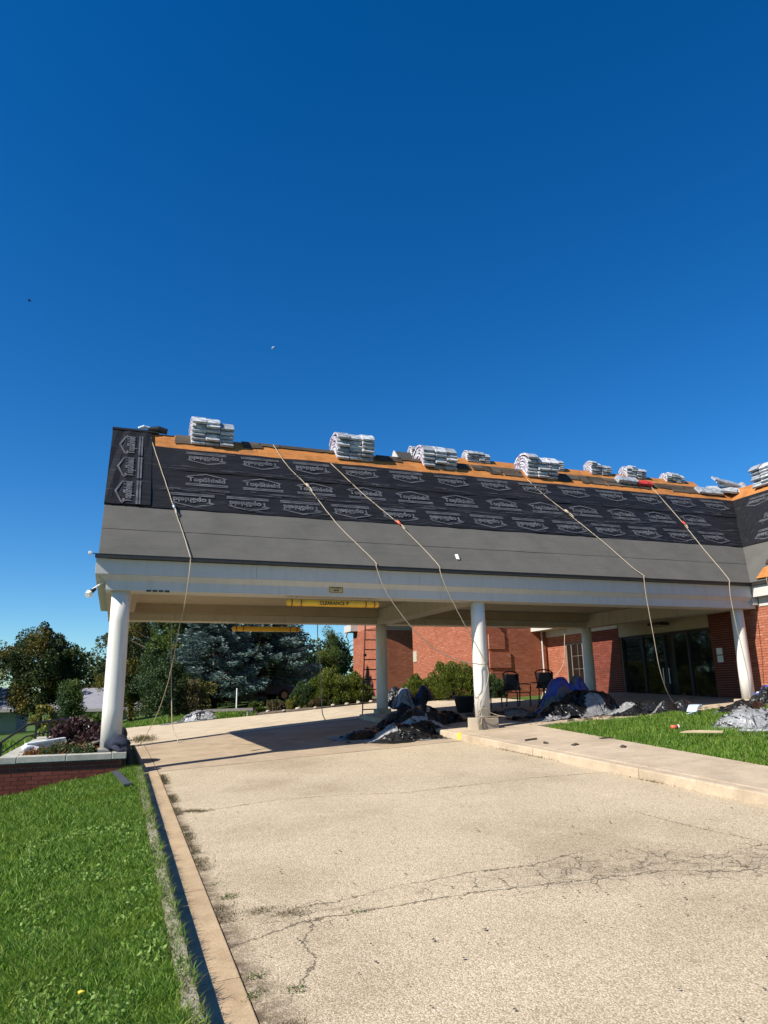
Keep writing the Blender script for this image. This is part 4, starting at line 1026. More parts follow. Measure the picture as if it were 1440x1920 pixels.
# ------------------------------------------------------------------ ropes
def spline(pts, n=8):
    P = [Vector(p) for p in pts]; P = [P[0] * 2 - P[1]] + P + [P[-1] * 2 - P[-2]]; out = []
    for i in range(1, len(P) - 2):
        for k in range(n):
            t = k / n; a, b_, c, d = P[i - 1:i + 3]
            out.append(.5 * ((2 * b_) + (c - a) * t + (2 * a - 5 * b_ + 4 * c - d) * t * t + (3 * b_ - a - 3 * c + d) * t ** 3))
    out.append(P[-2]); return out
def rope(label, pts, r=.0095, grab=None, gcol='rope_fibre', coil=None):
    t = thing('rope', label, 'rope', pts[-1], 'safety ropes hanging down from the roof')
    pp = spline(pts, 6); rr = random.Random(len(label)); pp = [p + Vector((rr.uniform(-.004, .004),) * 3) for p in pp]
    obj('line', MB().tube(pp, r, 6), 'rope_fibre', t, smooth=True)
    if grab is not None:
        a, b_ = Vector(pts[grab]), Vector(pts[grab + 1]); d = (b_ - a).normalized(); n = Vector((0, -SN, CS)); c = a + n * .03
        g = MB(); g.tube([c - d * .05, c + d * .02, c + d * .14], .03, 8, rs=[.02, .036, .024]); obj('rope_grab', g, gcol, t, smooth=True)
        g = MB(); g.tube([c + d * .14 + n * .01, c + d * .22 + n * .02, c + d * .30], .014, 6); obj('tail', g, 'rope_fibre', t)
    if coil:
        obj('coil', MB().tube(spline(coil, 6), r, 6), 'rope_fibre', t, smooth=True)
    return t
R1 = [(0.363, 17.932, 8.075), (0.654, 16.773, 6.82), (0.938, 15.671, 5.59), (1.112, 15.084, 4.92), (1.230, 14.53, 4.33), (1.249, 14.49, 4.198), (1.223, 14.45, 3.783), (1.196, 14.8, 3.298), (1.175, 15.6, 2.943), (1.184, 16.8, 2.401), (1.16, 18.2, 1.784), (1.04, 19.8, 1.077), (.751, 21.04, dz(.75, 21.04) + .03), (.70, 21.1, dz(.7, 21.1) + .03)]
rope('tan rope over the left end of the roof, hanging past the left column', R1, grab=2, gcol='steel')
R2 = [(3.528, 17.882, 8.03), (3.776, 17.133, 7.21), (4.129, 16.571, 6.58), (4.576, 15.528, 5.43), (4.999, 14.865, 4.69), (5.184, 14.55, 4.35), (5.184, 14.49, 4.236), (5.373, 14.5, 3.763), (5.814, 14.55, 3.166), (6.361, 14.6, 2.634), (7.015, 14.65, 2.292), (7.70, 14.80, 2.18), (7.90, 14.80, 2.19), (8.04, 14.95, 2.2)]
rope('second rope from the left, slack loop reaching the middle column', R2, grab=2)
R3 = [(4.981, 17.401, 7.50), (5.55, 16.459, 6.46), (6.15, 15.641, 5.56), (6.563, 14.882, 4.71), (6.706, 14.55, 4.34), (6.699, 14.49, 4.203), (6.854, 14.5, 3.81), (7.267, 14.6, 3.114), (7.78, 14.79, 2.40), (7.95, 14.80, 2.0), (7.85, 14.80, 1.6), (7.70, 14.78, 1.3), (7.66, 14.74, 1.05)]
rope('third rope from the left, tied and coiled round the middle column', R3, grab=2, gcol='orange_plastic',
     coil=[(7.68, 14.79, 1.50), (7.58, 14.72, 1.25), (7.55, 14.70, 1.02), (7.58, 14.70, .88), (7.66, 14.70, .90), (7.70, 14.74, 1.10), (7.78, 14.80, 1.25), (7.92, 14.76, 1.12), (8.10, 14.72, 1.05), (8.24, 14.74, 1.03), (8.0, 14.70, 1.03), (7.72, 14.68, 1.04), (7.60, 14.74, 1.06), (7.72, 14.72, 1.22), (8.0, 14.74, 1.08), (8.28, 14.70, 1.02)])
R4 = [(11.032, 17.516, 7.62), (11.205, 16.95, 7.0), (11.502, 16.408, 6.40), (11.947, 15.48, 5.38), (12.222, 14.76, 4.58), (12.363, 14.55, 4.35), (12.319, 14.49, 4.24), (12.341, 14.5, 3.784), (12.473, 14.55, 2.865), (12.675, 14.7, 2.093), (12.998, 14.9, 1.511), (13.391, 15.1, 1.151), (13.36, 15.0, dz(13.4, 15) + CURB + .02)]
rope('fourth rope from the left, hanging before the entrance doors', R4, grab=2)
R5 = [(15.74, 17.793, 7.93), (15.622, 16.994, 7.06), (15.513, 16.315, 6.31), (15.313, 15.427, 5.32), (15.224, 14.861, 4.69), (15.155, 14.55, 4.33), (15.081, 14.49, 4.213), (15.074, 14.5, 3.86), (15.184, 14.55, 3.169), (15.382, 14.65, 2.488), (15.561, 14.75, 1.808), (15.56, 14.78, 1.29), (15.5, 14.5, dz(15.5, 14.5) + CURB + .03)]
rope('rightmost rope, hanging along the right column', R5, grab=2, gcol='red_plastic')
rope('dark rope hanging from the rear eave behind the first rope', [(1.41, 21.55, 4.30), (1.43, 21.45, 3.2), (1.46, 21.3, 2.3), (1.508, 21.1, 1.384), (1.555, 20.9, .758), (1.68, 20.45, dz(1.68, 20.45) + .03)], .014)
rope('thin dark rope hanging from the rear eave near the ladder', [(5.72, 21.5, 4.3), (5.73, 21.45, 3.2), (5.775, 21.35, 2.5), (5.829, 21.35, 1.44), (5.85, 21.3, 1.0), (5.925, 21.1, dz(5.9, 21.1) + .03)], .014)
rope('dark cable hanging in front of the barred window', [(16.3, 23.9, 4.2), (16.2, 23.9, 3.2), (16.15, 23.95, 2.6), (15.9, 24.0, 2.2), (15.3, 23.9, 1.8), (14.9, 23.6, 1.45), (14.7, 23.5, 1.1)], .014)
rope('short pale cord hanging off the white fascia at the eave corner', [wslope(14.0, .1, .05), (15.86, 14.0, 4.28), (15.93, 14.0, 4.0), (15.94, 13.95, 3.75), (16.3, 13.9, 3.7)], .008)

# ------------------------------------------------------------------ ladder
lad = thing('ladder', 'tall brown extension ladder leaning on the rear eave of the canopy', 'ladder', (7.5, 22.1, .88))
def lp(u, w): # u 0..1 up the ladder
    return Vector((7.34 + w, 22.05 - .62 * u, .90 + 4.6 * u))
for w in (0, .50): obj('rail', MB().bar(lp(0, w), lp(1, w), .022, .06), 'ladder_fibre', lad)
for w in (.475,): obj('rail', MB().bar(lp(0, w) + Vector((0, -.07, .0)), lp(.55, w) + Vector((0, -.07, 0)), .03, .07), 'ladder_fibre', lad)
for k in range(15):
    u = (.18 + k * .305) / 4.6; obj('rung', MB().tube([lp(u, .0), lp(u, .50)], .020, 6), 'ladder_fibre', lad)
for u in (.22, .40): obj('rung_lock', MB().box(tuple(lp(u, -.02) + Vector((-.01, -.10, -.04))), tuple(lp(u, .04) + Vector((0, .0, .04)))), 'black_metal', lad)

# ------------------------------------------------------------------ tarps and piles
def heap(name, label, cat, cx, cy, rx, ry, h, rot, mats, thr, seed, zf=None, fold=1.0, group=None, flat=.6, comp=.56, n=72):
    """a sheet of plastic pushed together over a heap: springs, gravity and the heap below it make the folds"""
    r = np.random.RandomState(seed); zf = zf or drive_z
    nx = n; ny = max(26, int(n * ry / rx)); Lx, Ly = 2 * rx / comp, 2 * ry / comp
    U, V = np.meshgrid(np.linspace(-.5, .5, nx), np.linspace(-.5, .5, ny)); rim = 1 + .35 * (fbm(U * 3 + seed, V * 3 + 4, 3) - .5)
    X0, Y0 = U * Lx * rim, V * Ly * rim
    # rounded corners
    k = 1 - .16 * (np.abs(2 * U) * np.abs(2 * V)) ** 2; X0, Y0 = X0 * k, Y0 * k
    P = np.stack([X0, Y0, .35 * h + .16 * (fbm(X0 * 3.0 + seed, Y0 * 3.0, 4) - .4)], -1)
    rest = [np.linalg.norm(P[:, 1:, :2] - P[:, :-1, :2], axis=-1), np.linalg.norm(P[1:, :, :2] - P[:-1, :, :2], axis=-1),
            np.linalg.norm(P[1:, 1:, :2] - P[:-1, :-1, :2], axis=-1), np.linalg.norm(P[1:, :-1, :2] - P[:-1, 1:, :2], axis=-1)]
    lump = r.uniform(-.55, .55, (5, 2)); lw = r.uniform(.35, .7, 5)
    def support(x, y):
        q = np.zeros_like(x)
        for (a, c), w in zip(lump, lw): q = np.maximum(q, w / .7 * np.exp(-(((x / rx - a) ** 2 + (y / ry - c) ** 2) / .20) ** 1.5))
        return h * .95 * q * np.clip(1.25 - (x / rx) ** 2 - (y / ry) ** 2, 0, 1) ** flat
    D = np.stack([fbm(X0 * 1.3 + 40 + seed, Y0 * 1.3, 3) - .47, fbm(X0 * 1.3 + 9, Y0 * 1.3 + 70 + seed, 3) - .47], -1) * .9 * min(rx, 1) * comp
    def fix(A, B, L, kk):
        d = B - A; l = np.linalg.norm(d, axis=-1) + 1e-9; g = (d * ((l - L) / l * .5 * kk)[..., None]); return g
    for it in range(90):
        c = 1 - (1 - comp) * min(1, it / 60)
        P[..., 0] += (X0 * c + D[..., 0] * (1 - c) * 2 - P[..., 0]) * .10; P[..., 1] += (Y0 * c + D[..., 1] * (1 - c) * 2 - P[..., 1]) * .10
        P[..., 2] -= .010 + .006 * (it > 60)
        for sub in range(3):
            for o in (0, 1):
                g = fix(P[:, o:-1:2], P[:, o + 1::2], rest[0][:, o::2], .9); P[:, o:-1:2] += g; P[:, o + 1::2] -= g
                g = fix(P[o:-1:2], P[o + 1::2], rest[1][o::2], .9); P[o:-1:2] += g; P[o + 1::2] -= g
                g = fix(P[o:-1:2, :-1], P[o + 1::2, 1:], rest[2][o::2], .35); P[o:-1:2, :-1] += g; P[o + 1::2, 1:] -= g
                g = fix(P[o:-1:2, 1:], P[o + 1::2, :-1], rest[3][o::2], .35); P[o:-1:2, 1:] += g; P[o + 1::2, :-1] -= g
            P[..., 2] = np.maximum(P[..., 2], support(P[..., 0], P[..., 1]) + .004)
        sm = P.copy(); sm[1:-1] += .045 * (P[2:] + P[:-2] - 2 * P[1:-1]); sm[:, 1:-1] += .045 * (P[:, 2:] + P[:, :-2] - 2 * P[:, 1:-1]); P = sm
    c, s_ = math.cos(rot), math.sin(rot); PX = cx + P[..., 0] * c - P[..., 1] * s_; PY = cy + P[..., 0] * s_ + P[..., 1] * c
    PZ = zf(PX, PY) + np.maximum(P[..., 2], .004) + .006
    Vv = np.stack([PX, PY, PZ], -1).reshape(-1, 3); i = np.arange(nx * ny).reshape(ny, nx)
    F = np.stack([i[:-1, :-1], i[:-1, 1:], i[1:, 1:], i[1:, :-1]], -1).reshape(-1, 4)
    me = npmesh(name, Vv - np.array([cx, cy, 0]), F)
    sel = (fbm(U * 2.6 + seed * 1.7, V * 2.6 + 3 + seed, 2) + .10 * (np.abs(2 * V) ** 3))[:-1, :-1].ravel()
    mi = np.zeros(len(F), np.int32)
    for k, tq in enumerate(thr): mi[sel > np.quantile(sel, tq)] = k + 1
    me.polygons.foreach_set('material_index', mi)
    o = link(name, me, mats, smooth=True); o.location = (cx, cy, 0)
    return tag(o, label, cat, group)
pat = lambda x, y: drive_z(x, y) + np.where(np.asarray(x) > 7.1, CURB, 0)
G_ = 'crumpled tarps on the ground'
heap('tarp', 'low black plastic tarp spread on the shaded drive before the middle column', 'tarp', 6.55, 15.75, 1.15, .75, .40, .1, ['tarp_black', 'tarp_silver'], [0.60], 3, group=G_)
heap('tarp', 'long black tarp heap behind the plinth of the middle column', 'tarp', 7.3, 16.9, 1.6, .8, .62, .12, ['tarp_black', 'tarp_silver'], [0.92], 5, group=G_)
heap('tarp', 'flat black tarp end trailing left on the shaded drive', 'tarp', 5.9, 16.9, 1.0, .6, .22, -.2, ['tarp_black'], [], 8, group=G_)
heap('tarp', 'tall silver and black tarp heap between ladder and bushes', 'tarp', 9.05, 22.3, .85, .75, .80, .4, ['tarp_black', 'tarp_silver'], [0.84], 12, zf=pat, group=G_, flat=.45, fold=1.6)
heap('tarp', 'blue tarp over the top of the debris pile at the rear right column', 'tarp', 11.3, 16.9, .95, .6, 1.02, .2, ['tarp_blue', 'plank_grey'], [0.64], 15, zf=pat, group=G_, flat=.42)
heap('tarp', 'big black tarp pile at the end of the sidewalk', 'tarp', 10.75, 15.9, 1.55, .75, .66, .05, ['tarp_black', 'tarp_grey'], [0.64], 18, zf=pat, group=G_, flat=.5, fold=1.3)
heap('tarp', 'black and silver tarp strip trailing along the lawn edge', 'tarp', 12.3, 15.1, 1.0, .45, .34, -.05, ['tarp_black', 'tarp_silver'], [0.62], 21, zf=pat, group=G_, fold=1.5)
heap('tarp', 'dark pointed tarp lying by the fourth rope', 'tarp', 12.85, 14.6, .65, .33, .34, .0, ['tarp_black', 'tarp_grey'], [0.84], 24, zf=pat, group=G_)
heap('tarp', 'crumpled silver grey tarp on the right lawn', 'tarp', 11.75, 10.95, 1.15, .85, .36, -.25, ['tarp_grey', 'tarp_silver'], [0.45], 27, zf=right_z, group=G_, flat=.5, fold=1.4)
heap('tarp', 'far end of the silver tarp reaching out of the frame', 'tarp', 13.1, 10.3, 1.5, .6, .28, -.5, ['tarp_silver', 'tarp_grey'], [0.45], 29, zf=right_z, group=G_, flat=.5)
heap('tarp', 'pale blue plastic sheet heaped at the foot of the right column', 'tarp', 15.95, 14.35, .75, .45, .50, 0, ['plastic_pale', 'tarp_blue', 'tarp_black'], [0.52, 0.68], 33, zf=pat, group=G_, fold=1.5)
heap('tarp', 'thin black membrane strips on the lawn before the right column', 'tarp', 14.0, 13.75, 1.05, .34, .24, .1, ['tarp_black', 'tarp_grey'], [0.80], 36, zf=right_z, group=G_)
heap('tarp', 'grey and white tarp bundle at the far edge of the rear drive', 'tarp', 3.0, 29.5, 1.2, .5, .36, -.5, ['tarp_grey', 'tarp_black', 'tarp_silver'], [0.45, 0.60], 39, zf=ground_z, group=G_)
heap('tarp', 'dark tarp scrap under the chairs', 'tarp', 9.9, 17.8, .9, .5, .14, 0, ['tarp_black', 'tarp_silver'], [0.72], 41, zf=pat, group=G_)
# board with screws along the silver tarp
bs = thing('metal_strip', 'grey metal edging strip with screws beside the silver tarp', 'edging strip', (11.4, 10.0, .66))
a, b_ = Vector((10.75, 10.55, float(right_z(10.75, 10.55)) + .10)), Vector((12.5, 8.9, float(right_z(12.5, 8.9)) + .10))
obj('strip', MB().bar(a, b_, .16, .03), 'tarp_silver', bs)
for k in range(7):
    p = a.lerp(b_, (k + .5) / 7); obj('screw', MB().tube([p, p + Vector((0, 0, .025))], .018, 6), 'black_metal', bs)
# bent gutter piece
gp = thing('downspout_piece', 'curved pale blue gutter elbow lying on the right lawn', 'gutter piece', (12.75, 13.75, .85))
pts = [(12.65, 13.75, .86), (12.62, 13.72, 1.02), (12.70, 13.72, 1.16), (12.82, 13.74, 1.17)]
g = MB()
for k, (a, c) in enumerate(zip(pts[:-1], pts[1:])): g.bar(a, c, .30, .05)
obj('elbow', g, 'plastic_pale', gp, bevel=.01)
obj('channel', MB().bar((12.68, 13.62, .86), (13.75, 13.45, .88), .14, .09), 'plastic_pale', gp, bevel=.01)
# jute strips by the right column
for k, (a, c) in enumerate((((13.6, 14.1, 1.0), (15.3, 14.5, 1.22)), ((13.9, 14.0, 1.02), (15.0, 14.45, 1.26)))):
    tag(obj('wood_lath', MB().bar(a, c, .03, .012), 'plank_grey'), ['upper thin lath propped on black strips before the right column', 'lower thin lath propped on black strips before the right column'][k - 1], 'lath')

# small litter
c_ = thing('drink_cup', 'red and white paper cup lying on the right lawn', 'cup', (10.5, 11.93, .8))
obj('cup_body', MB().tube([(10.42, 11.93, .825), (10.54, 11.90, .825)], .045, 12, rs=[.035, .048]), 'orange_plastic', c_, smooth=True)
obj('cup_lid', MB().tube([(10.545, 11.90, .825), (10.57, 11.894, .825)], .05, 12), 'white_plastic', c_)
o = obj('cardboard_scrap', MB().hexa([(9.75, 10.95, 0.785), (10.3, 10.5, 0.785), (10.45, 10.62, 0.795), (10.1, 10.85, 0.800), (9.95, 11.0, 0.795)], [(9.75, 10.95, 0.800), (10.3, 10.5, 0.800), (10.45, 10.62, 0.815), (10.1, 10.85, 0.825), (9.95, 11.0, 0.815)]), 'cardboard'); tag(o, 'tan cardboard scrap on the grass left of the silver tarp', 'cardboard')
for k, (x, y, a, w, lab) in enumerate(((7.55, 12.5, .2, .28, 'dark shingle scrap on the sidewalk nearest the curb end'), (7.5, 11.9, 1.1, .12, 'small dark scrap alone in the middle of the sidewalk'), (7.75, 11.35, .5, .16, 'dark scrap on the sidewalk by the curb edge'), (8.75, 11.7, -.2, .34, 'largest dark shingle scrap at the lawn edge of the sidewalk'), (8.2, 10.6, .8, .18, 'dark shingle scrap nearest the camera on the sidewalk'))):
    zz = dz(x, y) + CURB + .006; c, s = math.cos(a), math.sin(a); b = MB()
    q = [(-w, -.05), (w * .7, -.07), (w, .04), (-w * .6, .07)]
    q = [(p * .65, r_ * .7) for p, r_ in q]; b.hexa([(x + p * c - r_ * s, y + p * s + r_ * c, zz) for p, r_ in q], [(x + p * c - r_ * s, y + p * s + r_ * c, zz + .012 + .02 * (i == 2)) for i, (p, r_) in enumerate(q)])
    tag(obj('shingle_scrap', b, 'old_shingle'), lab, 'scrap', 'shingle scraps on the sidewalk')
b = MB(); rnd = random.Random(77)
for k in range(420):
    x = rnd.uniform(.9, 6.9); y = rnd.uniform(3.2, 14); r = rnd.uniform(.006, .02); z = dz(x, y) + .012; an = rnd.uniform(0, 6.28)
    b.add([(x + r * math.cos(an + i * 2.09) * rnd.uniform(.5, 1.3), y + r * math.sin(an + i * 2.09), z + rnd.uniform(0, .008)) for i in range(3)], [(0, 1, 2)])
kind(obj('leaf_litter', b, 'old_shingle'), 'stuff')
b = MB(); rnd = random.Random(5)
for k in range(260):
    c0 = rnd.choice([(10.6, 14.9, 1.6, .5), (12.6, 14.7, 1.2, .5), (9.0, 17.5, 1.6, 1.2), (14.5, 14.3, 1.2, .5), (6.4, 16.2, 1.4, .9)])
    x = c0[0] + rnd.gauss(0, 1) * c0[2] * .6; y = c0[1] + rnd.gauss(0, 1) * c0[3] * .6; r = rnd.uniform(.015, .07) * (.5 if x < 8.5 and y < 14.6 else 1); an = rnd.uniform(0, 6.28)
    z = dz(x, y) + (CURB if x > 7.1 else 0) + .008
    q = [(x + r * rnd.uniform(.7, 1.5) * math.cos(an + i * 1.57), y + r * rnd.uniform(.5, 1) * math.sin(an + i * 1.57), z + rnd.uniform(0, .03)) for i in range(4)]
    b.hexa(q, [(p0, p1, p2 + .006) for p0, p1, p2 in q])
kind(obj('roofing_debris', b, 'old_shingle'), 'stuff')
fs_ = obj('flashing_strip', MB().hexa([(.06, 13.85, .335), (.16, 13.85, .345), (.34, 12.05, .315), (.23, 12.05, .305)], [(.06, 13.85, .36), (.16, 13.85, .37), (.34, 12.05, .34), (.23, 12.05, .33)]), 'flashing'); tag(fs_, 'dark grey metal flashing strip lying in the grass by the planter', 'flashing')

# ------------------------------------------------------------------ patio chairs and table
def chair(x, y, rz, label):
    t = thing('patio_chair', label, 'chair', (x, y, dz(x, y) + CURB), 'black metal patio chairs'); t.rotation_euler.z = rz
    O = lambda n, b: obj(n, b, 'black_metal', t, world=False)
    O('seat', MB().box((-.25, -.24, .40), (.25, .24, .425)))
    for sx in (-1, 1):
        O('leg', MB().bar((sx * .24, -.23, 0), (sx * .24, -.23, .41), .028)); O('leg', MB().bar((sx * .25, .30, 0), (sx * .24, .24, .41), .028))
        O('armrest', MB().tube(spline([(sx * .27, -.22, .41), (sx * .29, -.20, .62), (sx * .29, 0, .66), (sx * .27, .27, .66)], 4), .016, 6))
    O('back_frame', MB().tube(spline([(-.24, .24, .42), (-.27, .31, .75), (-.27, .35, .96), (-.1, .37, 1.03), (.1, .37, 1.03), (.27, .35, .96), (.27, .31, .75), (.24, .24, .42)], 5), .02, 6))
    g = MB()
    for k in range(-5, 6):
        g.bar((k * .042 - .10, .262, .48), (k * .042 + .10, .345, .95), .026); g.bar((k * .042 + .10, .262, .48), (k * .042 - .10, .345, .95), .026)
    O('lattice', g); return t
chair(10.55, 19.6, .35, 'black lattice chair half hidden by the middle column')
chair(11.35, 19.3, .15, 'black lattice chair in the middle of the three')
chair(12.35, 19.15, -.1, 'black lattice chair nearest the blue tarp')
tb = thing('patio_table', 'small round black metal table among the patio chairs', 'table', (11.6, 18.2, dz(11.6, 18.2) + CURB))
obj('tabletop', MB().lathe([(.02, .70), (.45, .70), (.46, .71), (.45, .725), (.02, .725)], n=28), 'black_metal', tb, world=False)
for k in range(4):
    a = k * math.pi / 2 + .4; obj('leg', MB().tube([(.1 * math.cos(a), .1 * math.sin(a), .70), (.08 * math.cos(a), .08 * math.sin(a), .35), (.34 * math.cos(a), .34 * math.sin(a), 0)], .018, 6), 'black_metal', tb, world=False)
tb2 = thing('planter_pot', 'dark round plant pot on the patio behind the middle column', 'plant pot', (9.4, 19.0, dz(9.4, 19.0) + CURB))
obj('pot', MB().lathe([(.22, 0), (.30, .40), (.33, .42), (.33, .46), (.28, .46), (.26, .40)], n=24), 'black_metal', tb2, world=False, smooth=True)
obj('pot_soil', MB().lathe([(.01, .41), (.26, .41), (.26, .42), (.01, .42)], n=20), 'soil', tb2, world=False)

# ------------------------------------------------------------------ planter at the left column
pln = thing('brick_planter', 'dark red brick planter with stone caps under the left column', 'planter', (-.7, 15, .2))
wallp = obj('wall', MB().box((-4.0, 14.412, -.8), (.20, 14.62, .50)).box((.02, 14.62, -.5), (.198, 21.4, .50)).box((-1.72, 14.62, -.6), (-1.5, 21.4, .50)), 'mortar_dark', pln)
brick_wall(wallp, (-4.0, 14.40, 0), (1, 0, 0), (0, -1, 0), 4.215, -.72, .46, mat='brick_dark', nearest=(-.6, 14.2, .2), budget=240, seed=31)
brick_wall(wallp, (.215, 14.42, 0), (0, 1, 0), (1, 0, 0), 7.0, .2, .46, mat='brick_dark', nearest=(.3, 14, .3), budget=40, seed=32)
obj('planter_soil', MB().hexa([(-1.5, 14.62, .3), (.02, 14.62, .3), (.02, 21.4, .3), (-1.5, 21.4, .3)], [(-1.5, 14.62, .50), (.02, 14.62, .52), (.02, 21.4, .60), (-1.5, 21.4, .58)]), 'soil', pln)
rnd = random.Random(4)
def cap(a, b_): obj('cap_stone', MB().box(a, b_), 'concrete_cap', pln, bevel=.010)
cx_ = [-4.1, -3.1, -2.2, -1.50, -.72, .035]
for x0, x1 in zip(cx_[:-1], cx_[1:]): cap((x0 + .004, 14.34, .515 + rnd.uniform(-.004, .004)), (x1 - .004, 14.66, .625 + rnd.uniform(-.003, .003)))
cap((.045, 14.33, .52), (.285, 14.66, .632))
cyy = [14.67, 16.2, 17.8, 19.4, 21.45]
for y0, y1 in zip(cyy[:-1], cyy[1:]): cap((.0 if y0 > 14.7 else .19, y0 + .004, .52), (.283, y1 - .004, .628)); cap((-1.78, y0 + .004, .52), (-1.46, y1 - .004, .628))
pier_ = obj('column_pier', MB().box((-.21, 14.79, .3), (.185, 15.21, .63)), 'concrete_cap', pln)
obj('column_pier', MB().box((-.21, 20.70, .3), (.185, 21.14, .63)), 'concrete_cap', pln)
jk = thing('jacket', 'dark navy jacket draped over the right corner of the brick planter', 'jacket', (.2, 14.6, .63))
def lumpy(mb, amp, fr, seed):
    mb.v = [(x + amp * (vnoise(x * fr + seed, z * fr + y * fr) - .5), y + amp * (vnoise(y * fr + 7, z * fr + seed) - .5), z + amp * (vnoise(x * fr + 3, y * fr + seed) - .5)) for x, y, z in mb.v]; return mb
obj('cloth', lumpy(MB().tube(spline([(-.06, 14.95, .68), (.06, 14.78, .76), (.18, 14.66, .77), (.27, 14.60, .70), (.31, 14.58, .55), (.32, 14.58, .40)], 5), .1, 16, rs=[.05, .07, .09, .10, .11, .12, .125, .13, .13, .13, .13, .125, .12, .11, .10, .10, .09, .09, .08, .08, .07, .06, .055, .05, .045, .04][:26]), .07, 14, 2), 'navy_cloth', jk, smooth=True)
obj('sleeve', lumpy(MB().tube(spline([(.02, 14.8, .72), (.10, 14.52, .70), (.16, 14.40, .66), (.24, 14.42, .64)], 5), .045, 10), .03, 16, 5), 'navy_cloth', jk, smooth=True)
o = obj('dark_bag', MB().tube(spline([(.12, 16.0, .68), (.16, 16.3, .85), (.14, 16.7, .82), (.12, 16.9, .66)], 4), .16, 10), 'navy_cloth', smooth=True); tag(o, 'dark blue bag on the planter cap behind the left column', 'bag')
# things lying in the planter
wg = thing('gutter_board', 'white gutter length lying in the planter by orange flowers', 'gutter piece', (-1.0, 15.4, .7)); 
obj('channel', MB().bar((-1.46, 15.22, .74), (-.82, 15.55, .81), .10, .12), 'white_plastic', wg, bevel=.01)
obj('inner_face', MB().bar((-1.42, 15.175, .745), (-.84, 15.48, .815), .015, .06), 'steel', wg)
wf = obj('foam_lump', MB().tube(spline([(-1.50, 15.2, .68), (-1.42, 15.22, .72), (-1.33, 15.25, .70), (-1.25, 15.25, .66)], 4), .07, 9), 'white_plastic', smooth=True); tag(wf, 'white plastic lump at the left corner of the planter', 'plastic lump')
o = obj('white_pipe', MB().tube([(-.62, 17.9, .96), (-.1, 17.7, .92)], .06, 10), 'white_plastic', smooth=True); tag(o, 'white pipe across the planter behind the purple plant', 'pipe')
o = obj('wood_plank', MB().bar((-.55, 15.2, .66), (-.16, 15.6, .80), .14, .03), 'plank_grey'); tag(o, 'weathered grey board leaning in the planter beside the left column', 'board')

# ------------------------------------------------------------------ foliage
def leaf_mesh(name, P, size, rs, up=0.0, aspect=.5, dirs=None):
    """P (n,3) leaf centres -> small bent leaf quads with random or given directions"""
    n = len(P); d = rs.normal(size=(n, 3)) if dirs is None else dirs + rs.normal(size=(n, 3)) * .25
    d[:, 2] += up; d /= np.linalg.norm(d, axis=1)[:, None]
    a = rs.normal(size=(n, 3)); s = np.cross(d, a); s /= np.linalg.norm(s, axis=1)[:, None]
    sz = (size * rs.uniform(.6, 1.4, n))[:, None]; L = d * sz; Wd = s * sz * aspect
    V = np.stack([P - L * .5, P + Wd * .5, P + L * .5, P - Wd * .5], 1).reshape(-1, 3)
    return npmesh(name, V, np.arange(n * 4).reshape(n, 4))
def clumps(rs, centres, radii, per):
    out = []
    for c, r in zip(centres, radii):
        k = int(per); v = rs.normal(size=(k, 3)); v /= np.linalg.norm(v, axis=1)[:, None]; v *= (rs.uniform(.35, 1, k) ** .5)[:, None] * r
        out.append(np.asarray(c) + v)
    return np.concatenate(out)
def ellipsoid_centres(rs, n, c, r, lo=.55, gap=0.0):
    v = rs.normal(size=(n * 2, 3)); v /= np.linalg.norm(v, axis=1)[:, None]; v *= rs.uniform(lo, 1, (n * 2, 1))
    w = 1 + .22 * np.sin(v[:, :1] * 5 + c[0]) + .15 * np.sin(v[:, 2:3] * 7 + c[1])
    return (np.asarray(c) + v * np.asarray(r) * w)[:n]
def limbs(x, y, z0, h, r, rs, n=6, spread=.5):
    b = MB(); b.tube([(x, y, z0 - .2), (x + .05, y, z0 + h * .35), (x - .03, y + .05, z0 + h * .7), (x, y, z0 + h * .92)], r, 8, rs=[r * 1.25, r, r * .65, r * .2])
    for k in range(n):
        a = k * 2.4 + rs.uniform(0, .8); zz = z0 + h * rs.uniform(.3, .7); l = h * spread * rs.uniform(.6, 1)
        b.tube([(x, y, zz), (x + math.cos(a) * l * .5, y + math.sin(a) * l * .5, zz + l * .35), (x + math.cos(a) * l, y + math.sin(a) * l, zz + l * .6)], r, 5, rs=[r * .45, r * .28, r * .08])
    return b
def tree(label, x, y, zc, rx, rz_, trunk_h, mats, seed, n=110, per=130, size=.17, cr=.55, group='trees beyond the drive', name='tree', lo=.5, second=.2, ry=None):
    rs = np.random.RandomState(seed); z0 = gz(x, y); size *= .72; per = int(per * 1.8)
    t = thing(name, label, 'tree', (x, y, z0), group)
    C_ = ellipsoid_centres(rs, n, (x, y, zc), (rx, ry or rx, rz_), lo); C_ = C_[C_[:, 2] > z0 + .25]
    P = clumps(rs, C_, rs.uniform(.35, 1.3, len(C_)) * cr, per)
    P = P[P[:, 2] > z0 + .05]
    k = rs.uniform(size=len(P)) < 0
    if len(mats) > 1:
        k = (vnoise(P[:, 0] * .9 + seed, P[:, 2] * .9 + 3) + .25 * rs.uniform(size=len(P))) > 1 - second
    for nm, sel, m in (('crown', ~k, mats[0]), ('autumn_leaves', k, mats[-1])):
        if sel.sum() > 5:
            me = leaf_mesh(nm, P[sel], size, rs); link(nm, me, m, t)
    obj('trunk', limbs(x, y, z0, trunk_h, max(.06, trunk_h * .025), rs), 'bark', t, smooth=True)
    return t
tree('dark green broadleaf tree in front of the grey roofed houses', -4.2, 50, 3.35, 2.75, 2.45, 4.4, ['leaf_dark', 'leaf_autumn'], 1, n=210, per=150, size=.19, cr=.62, second=.18)
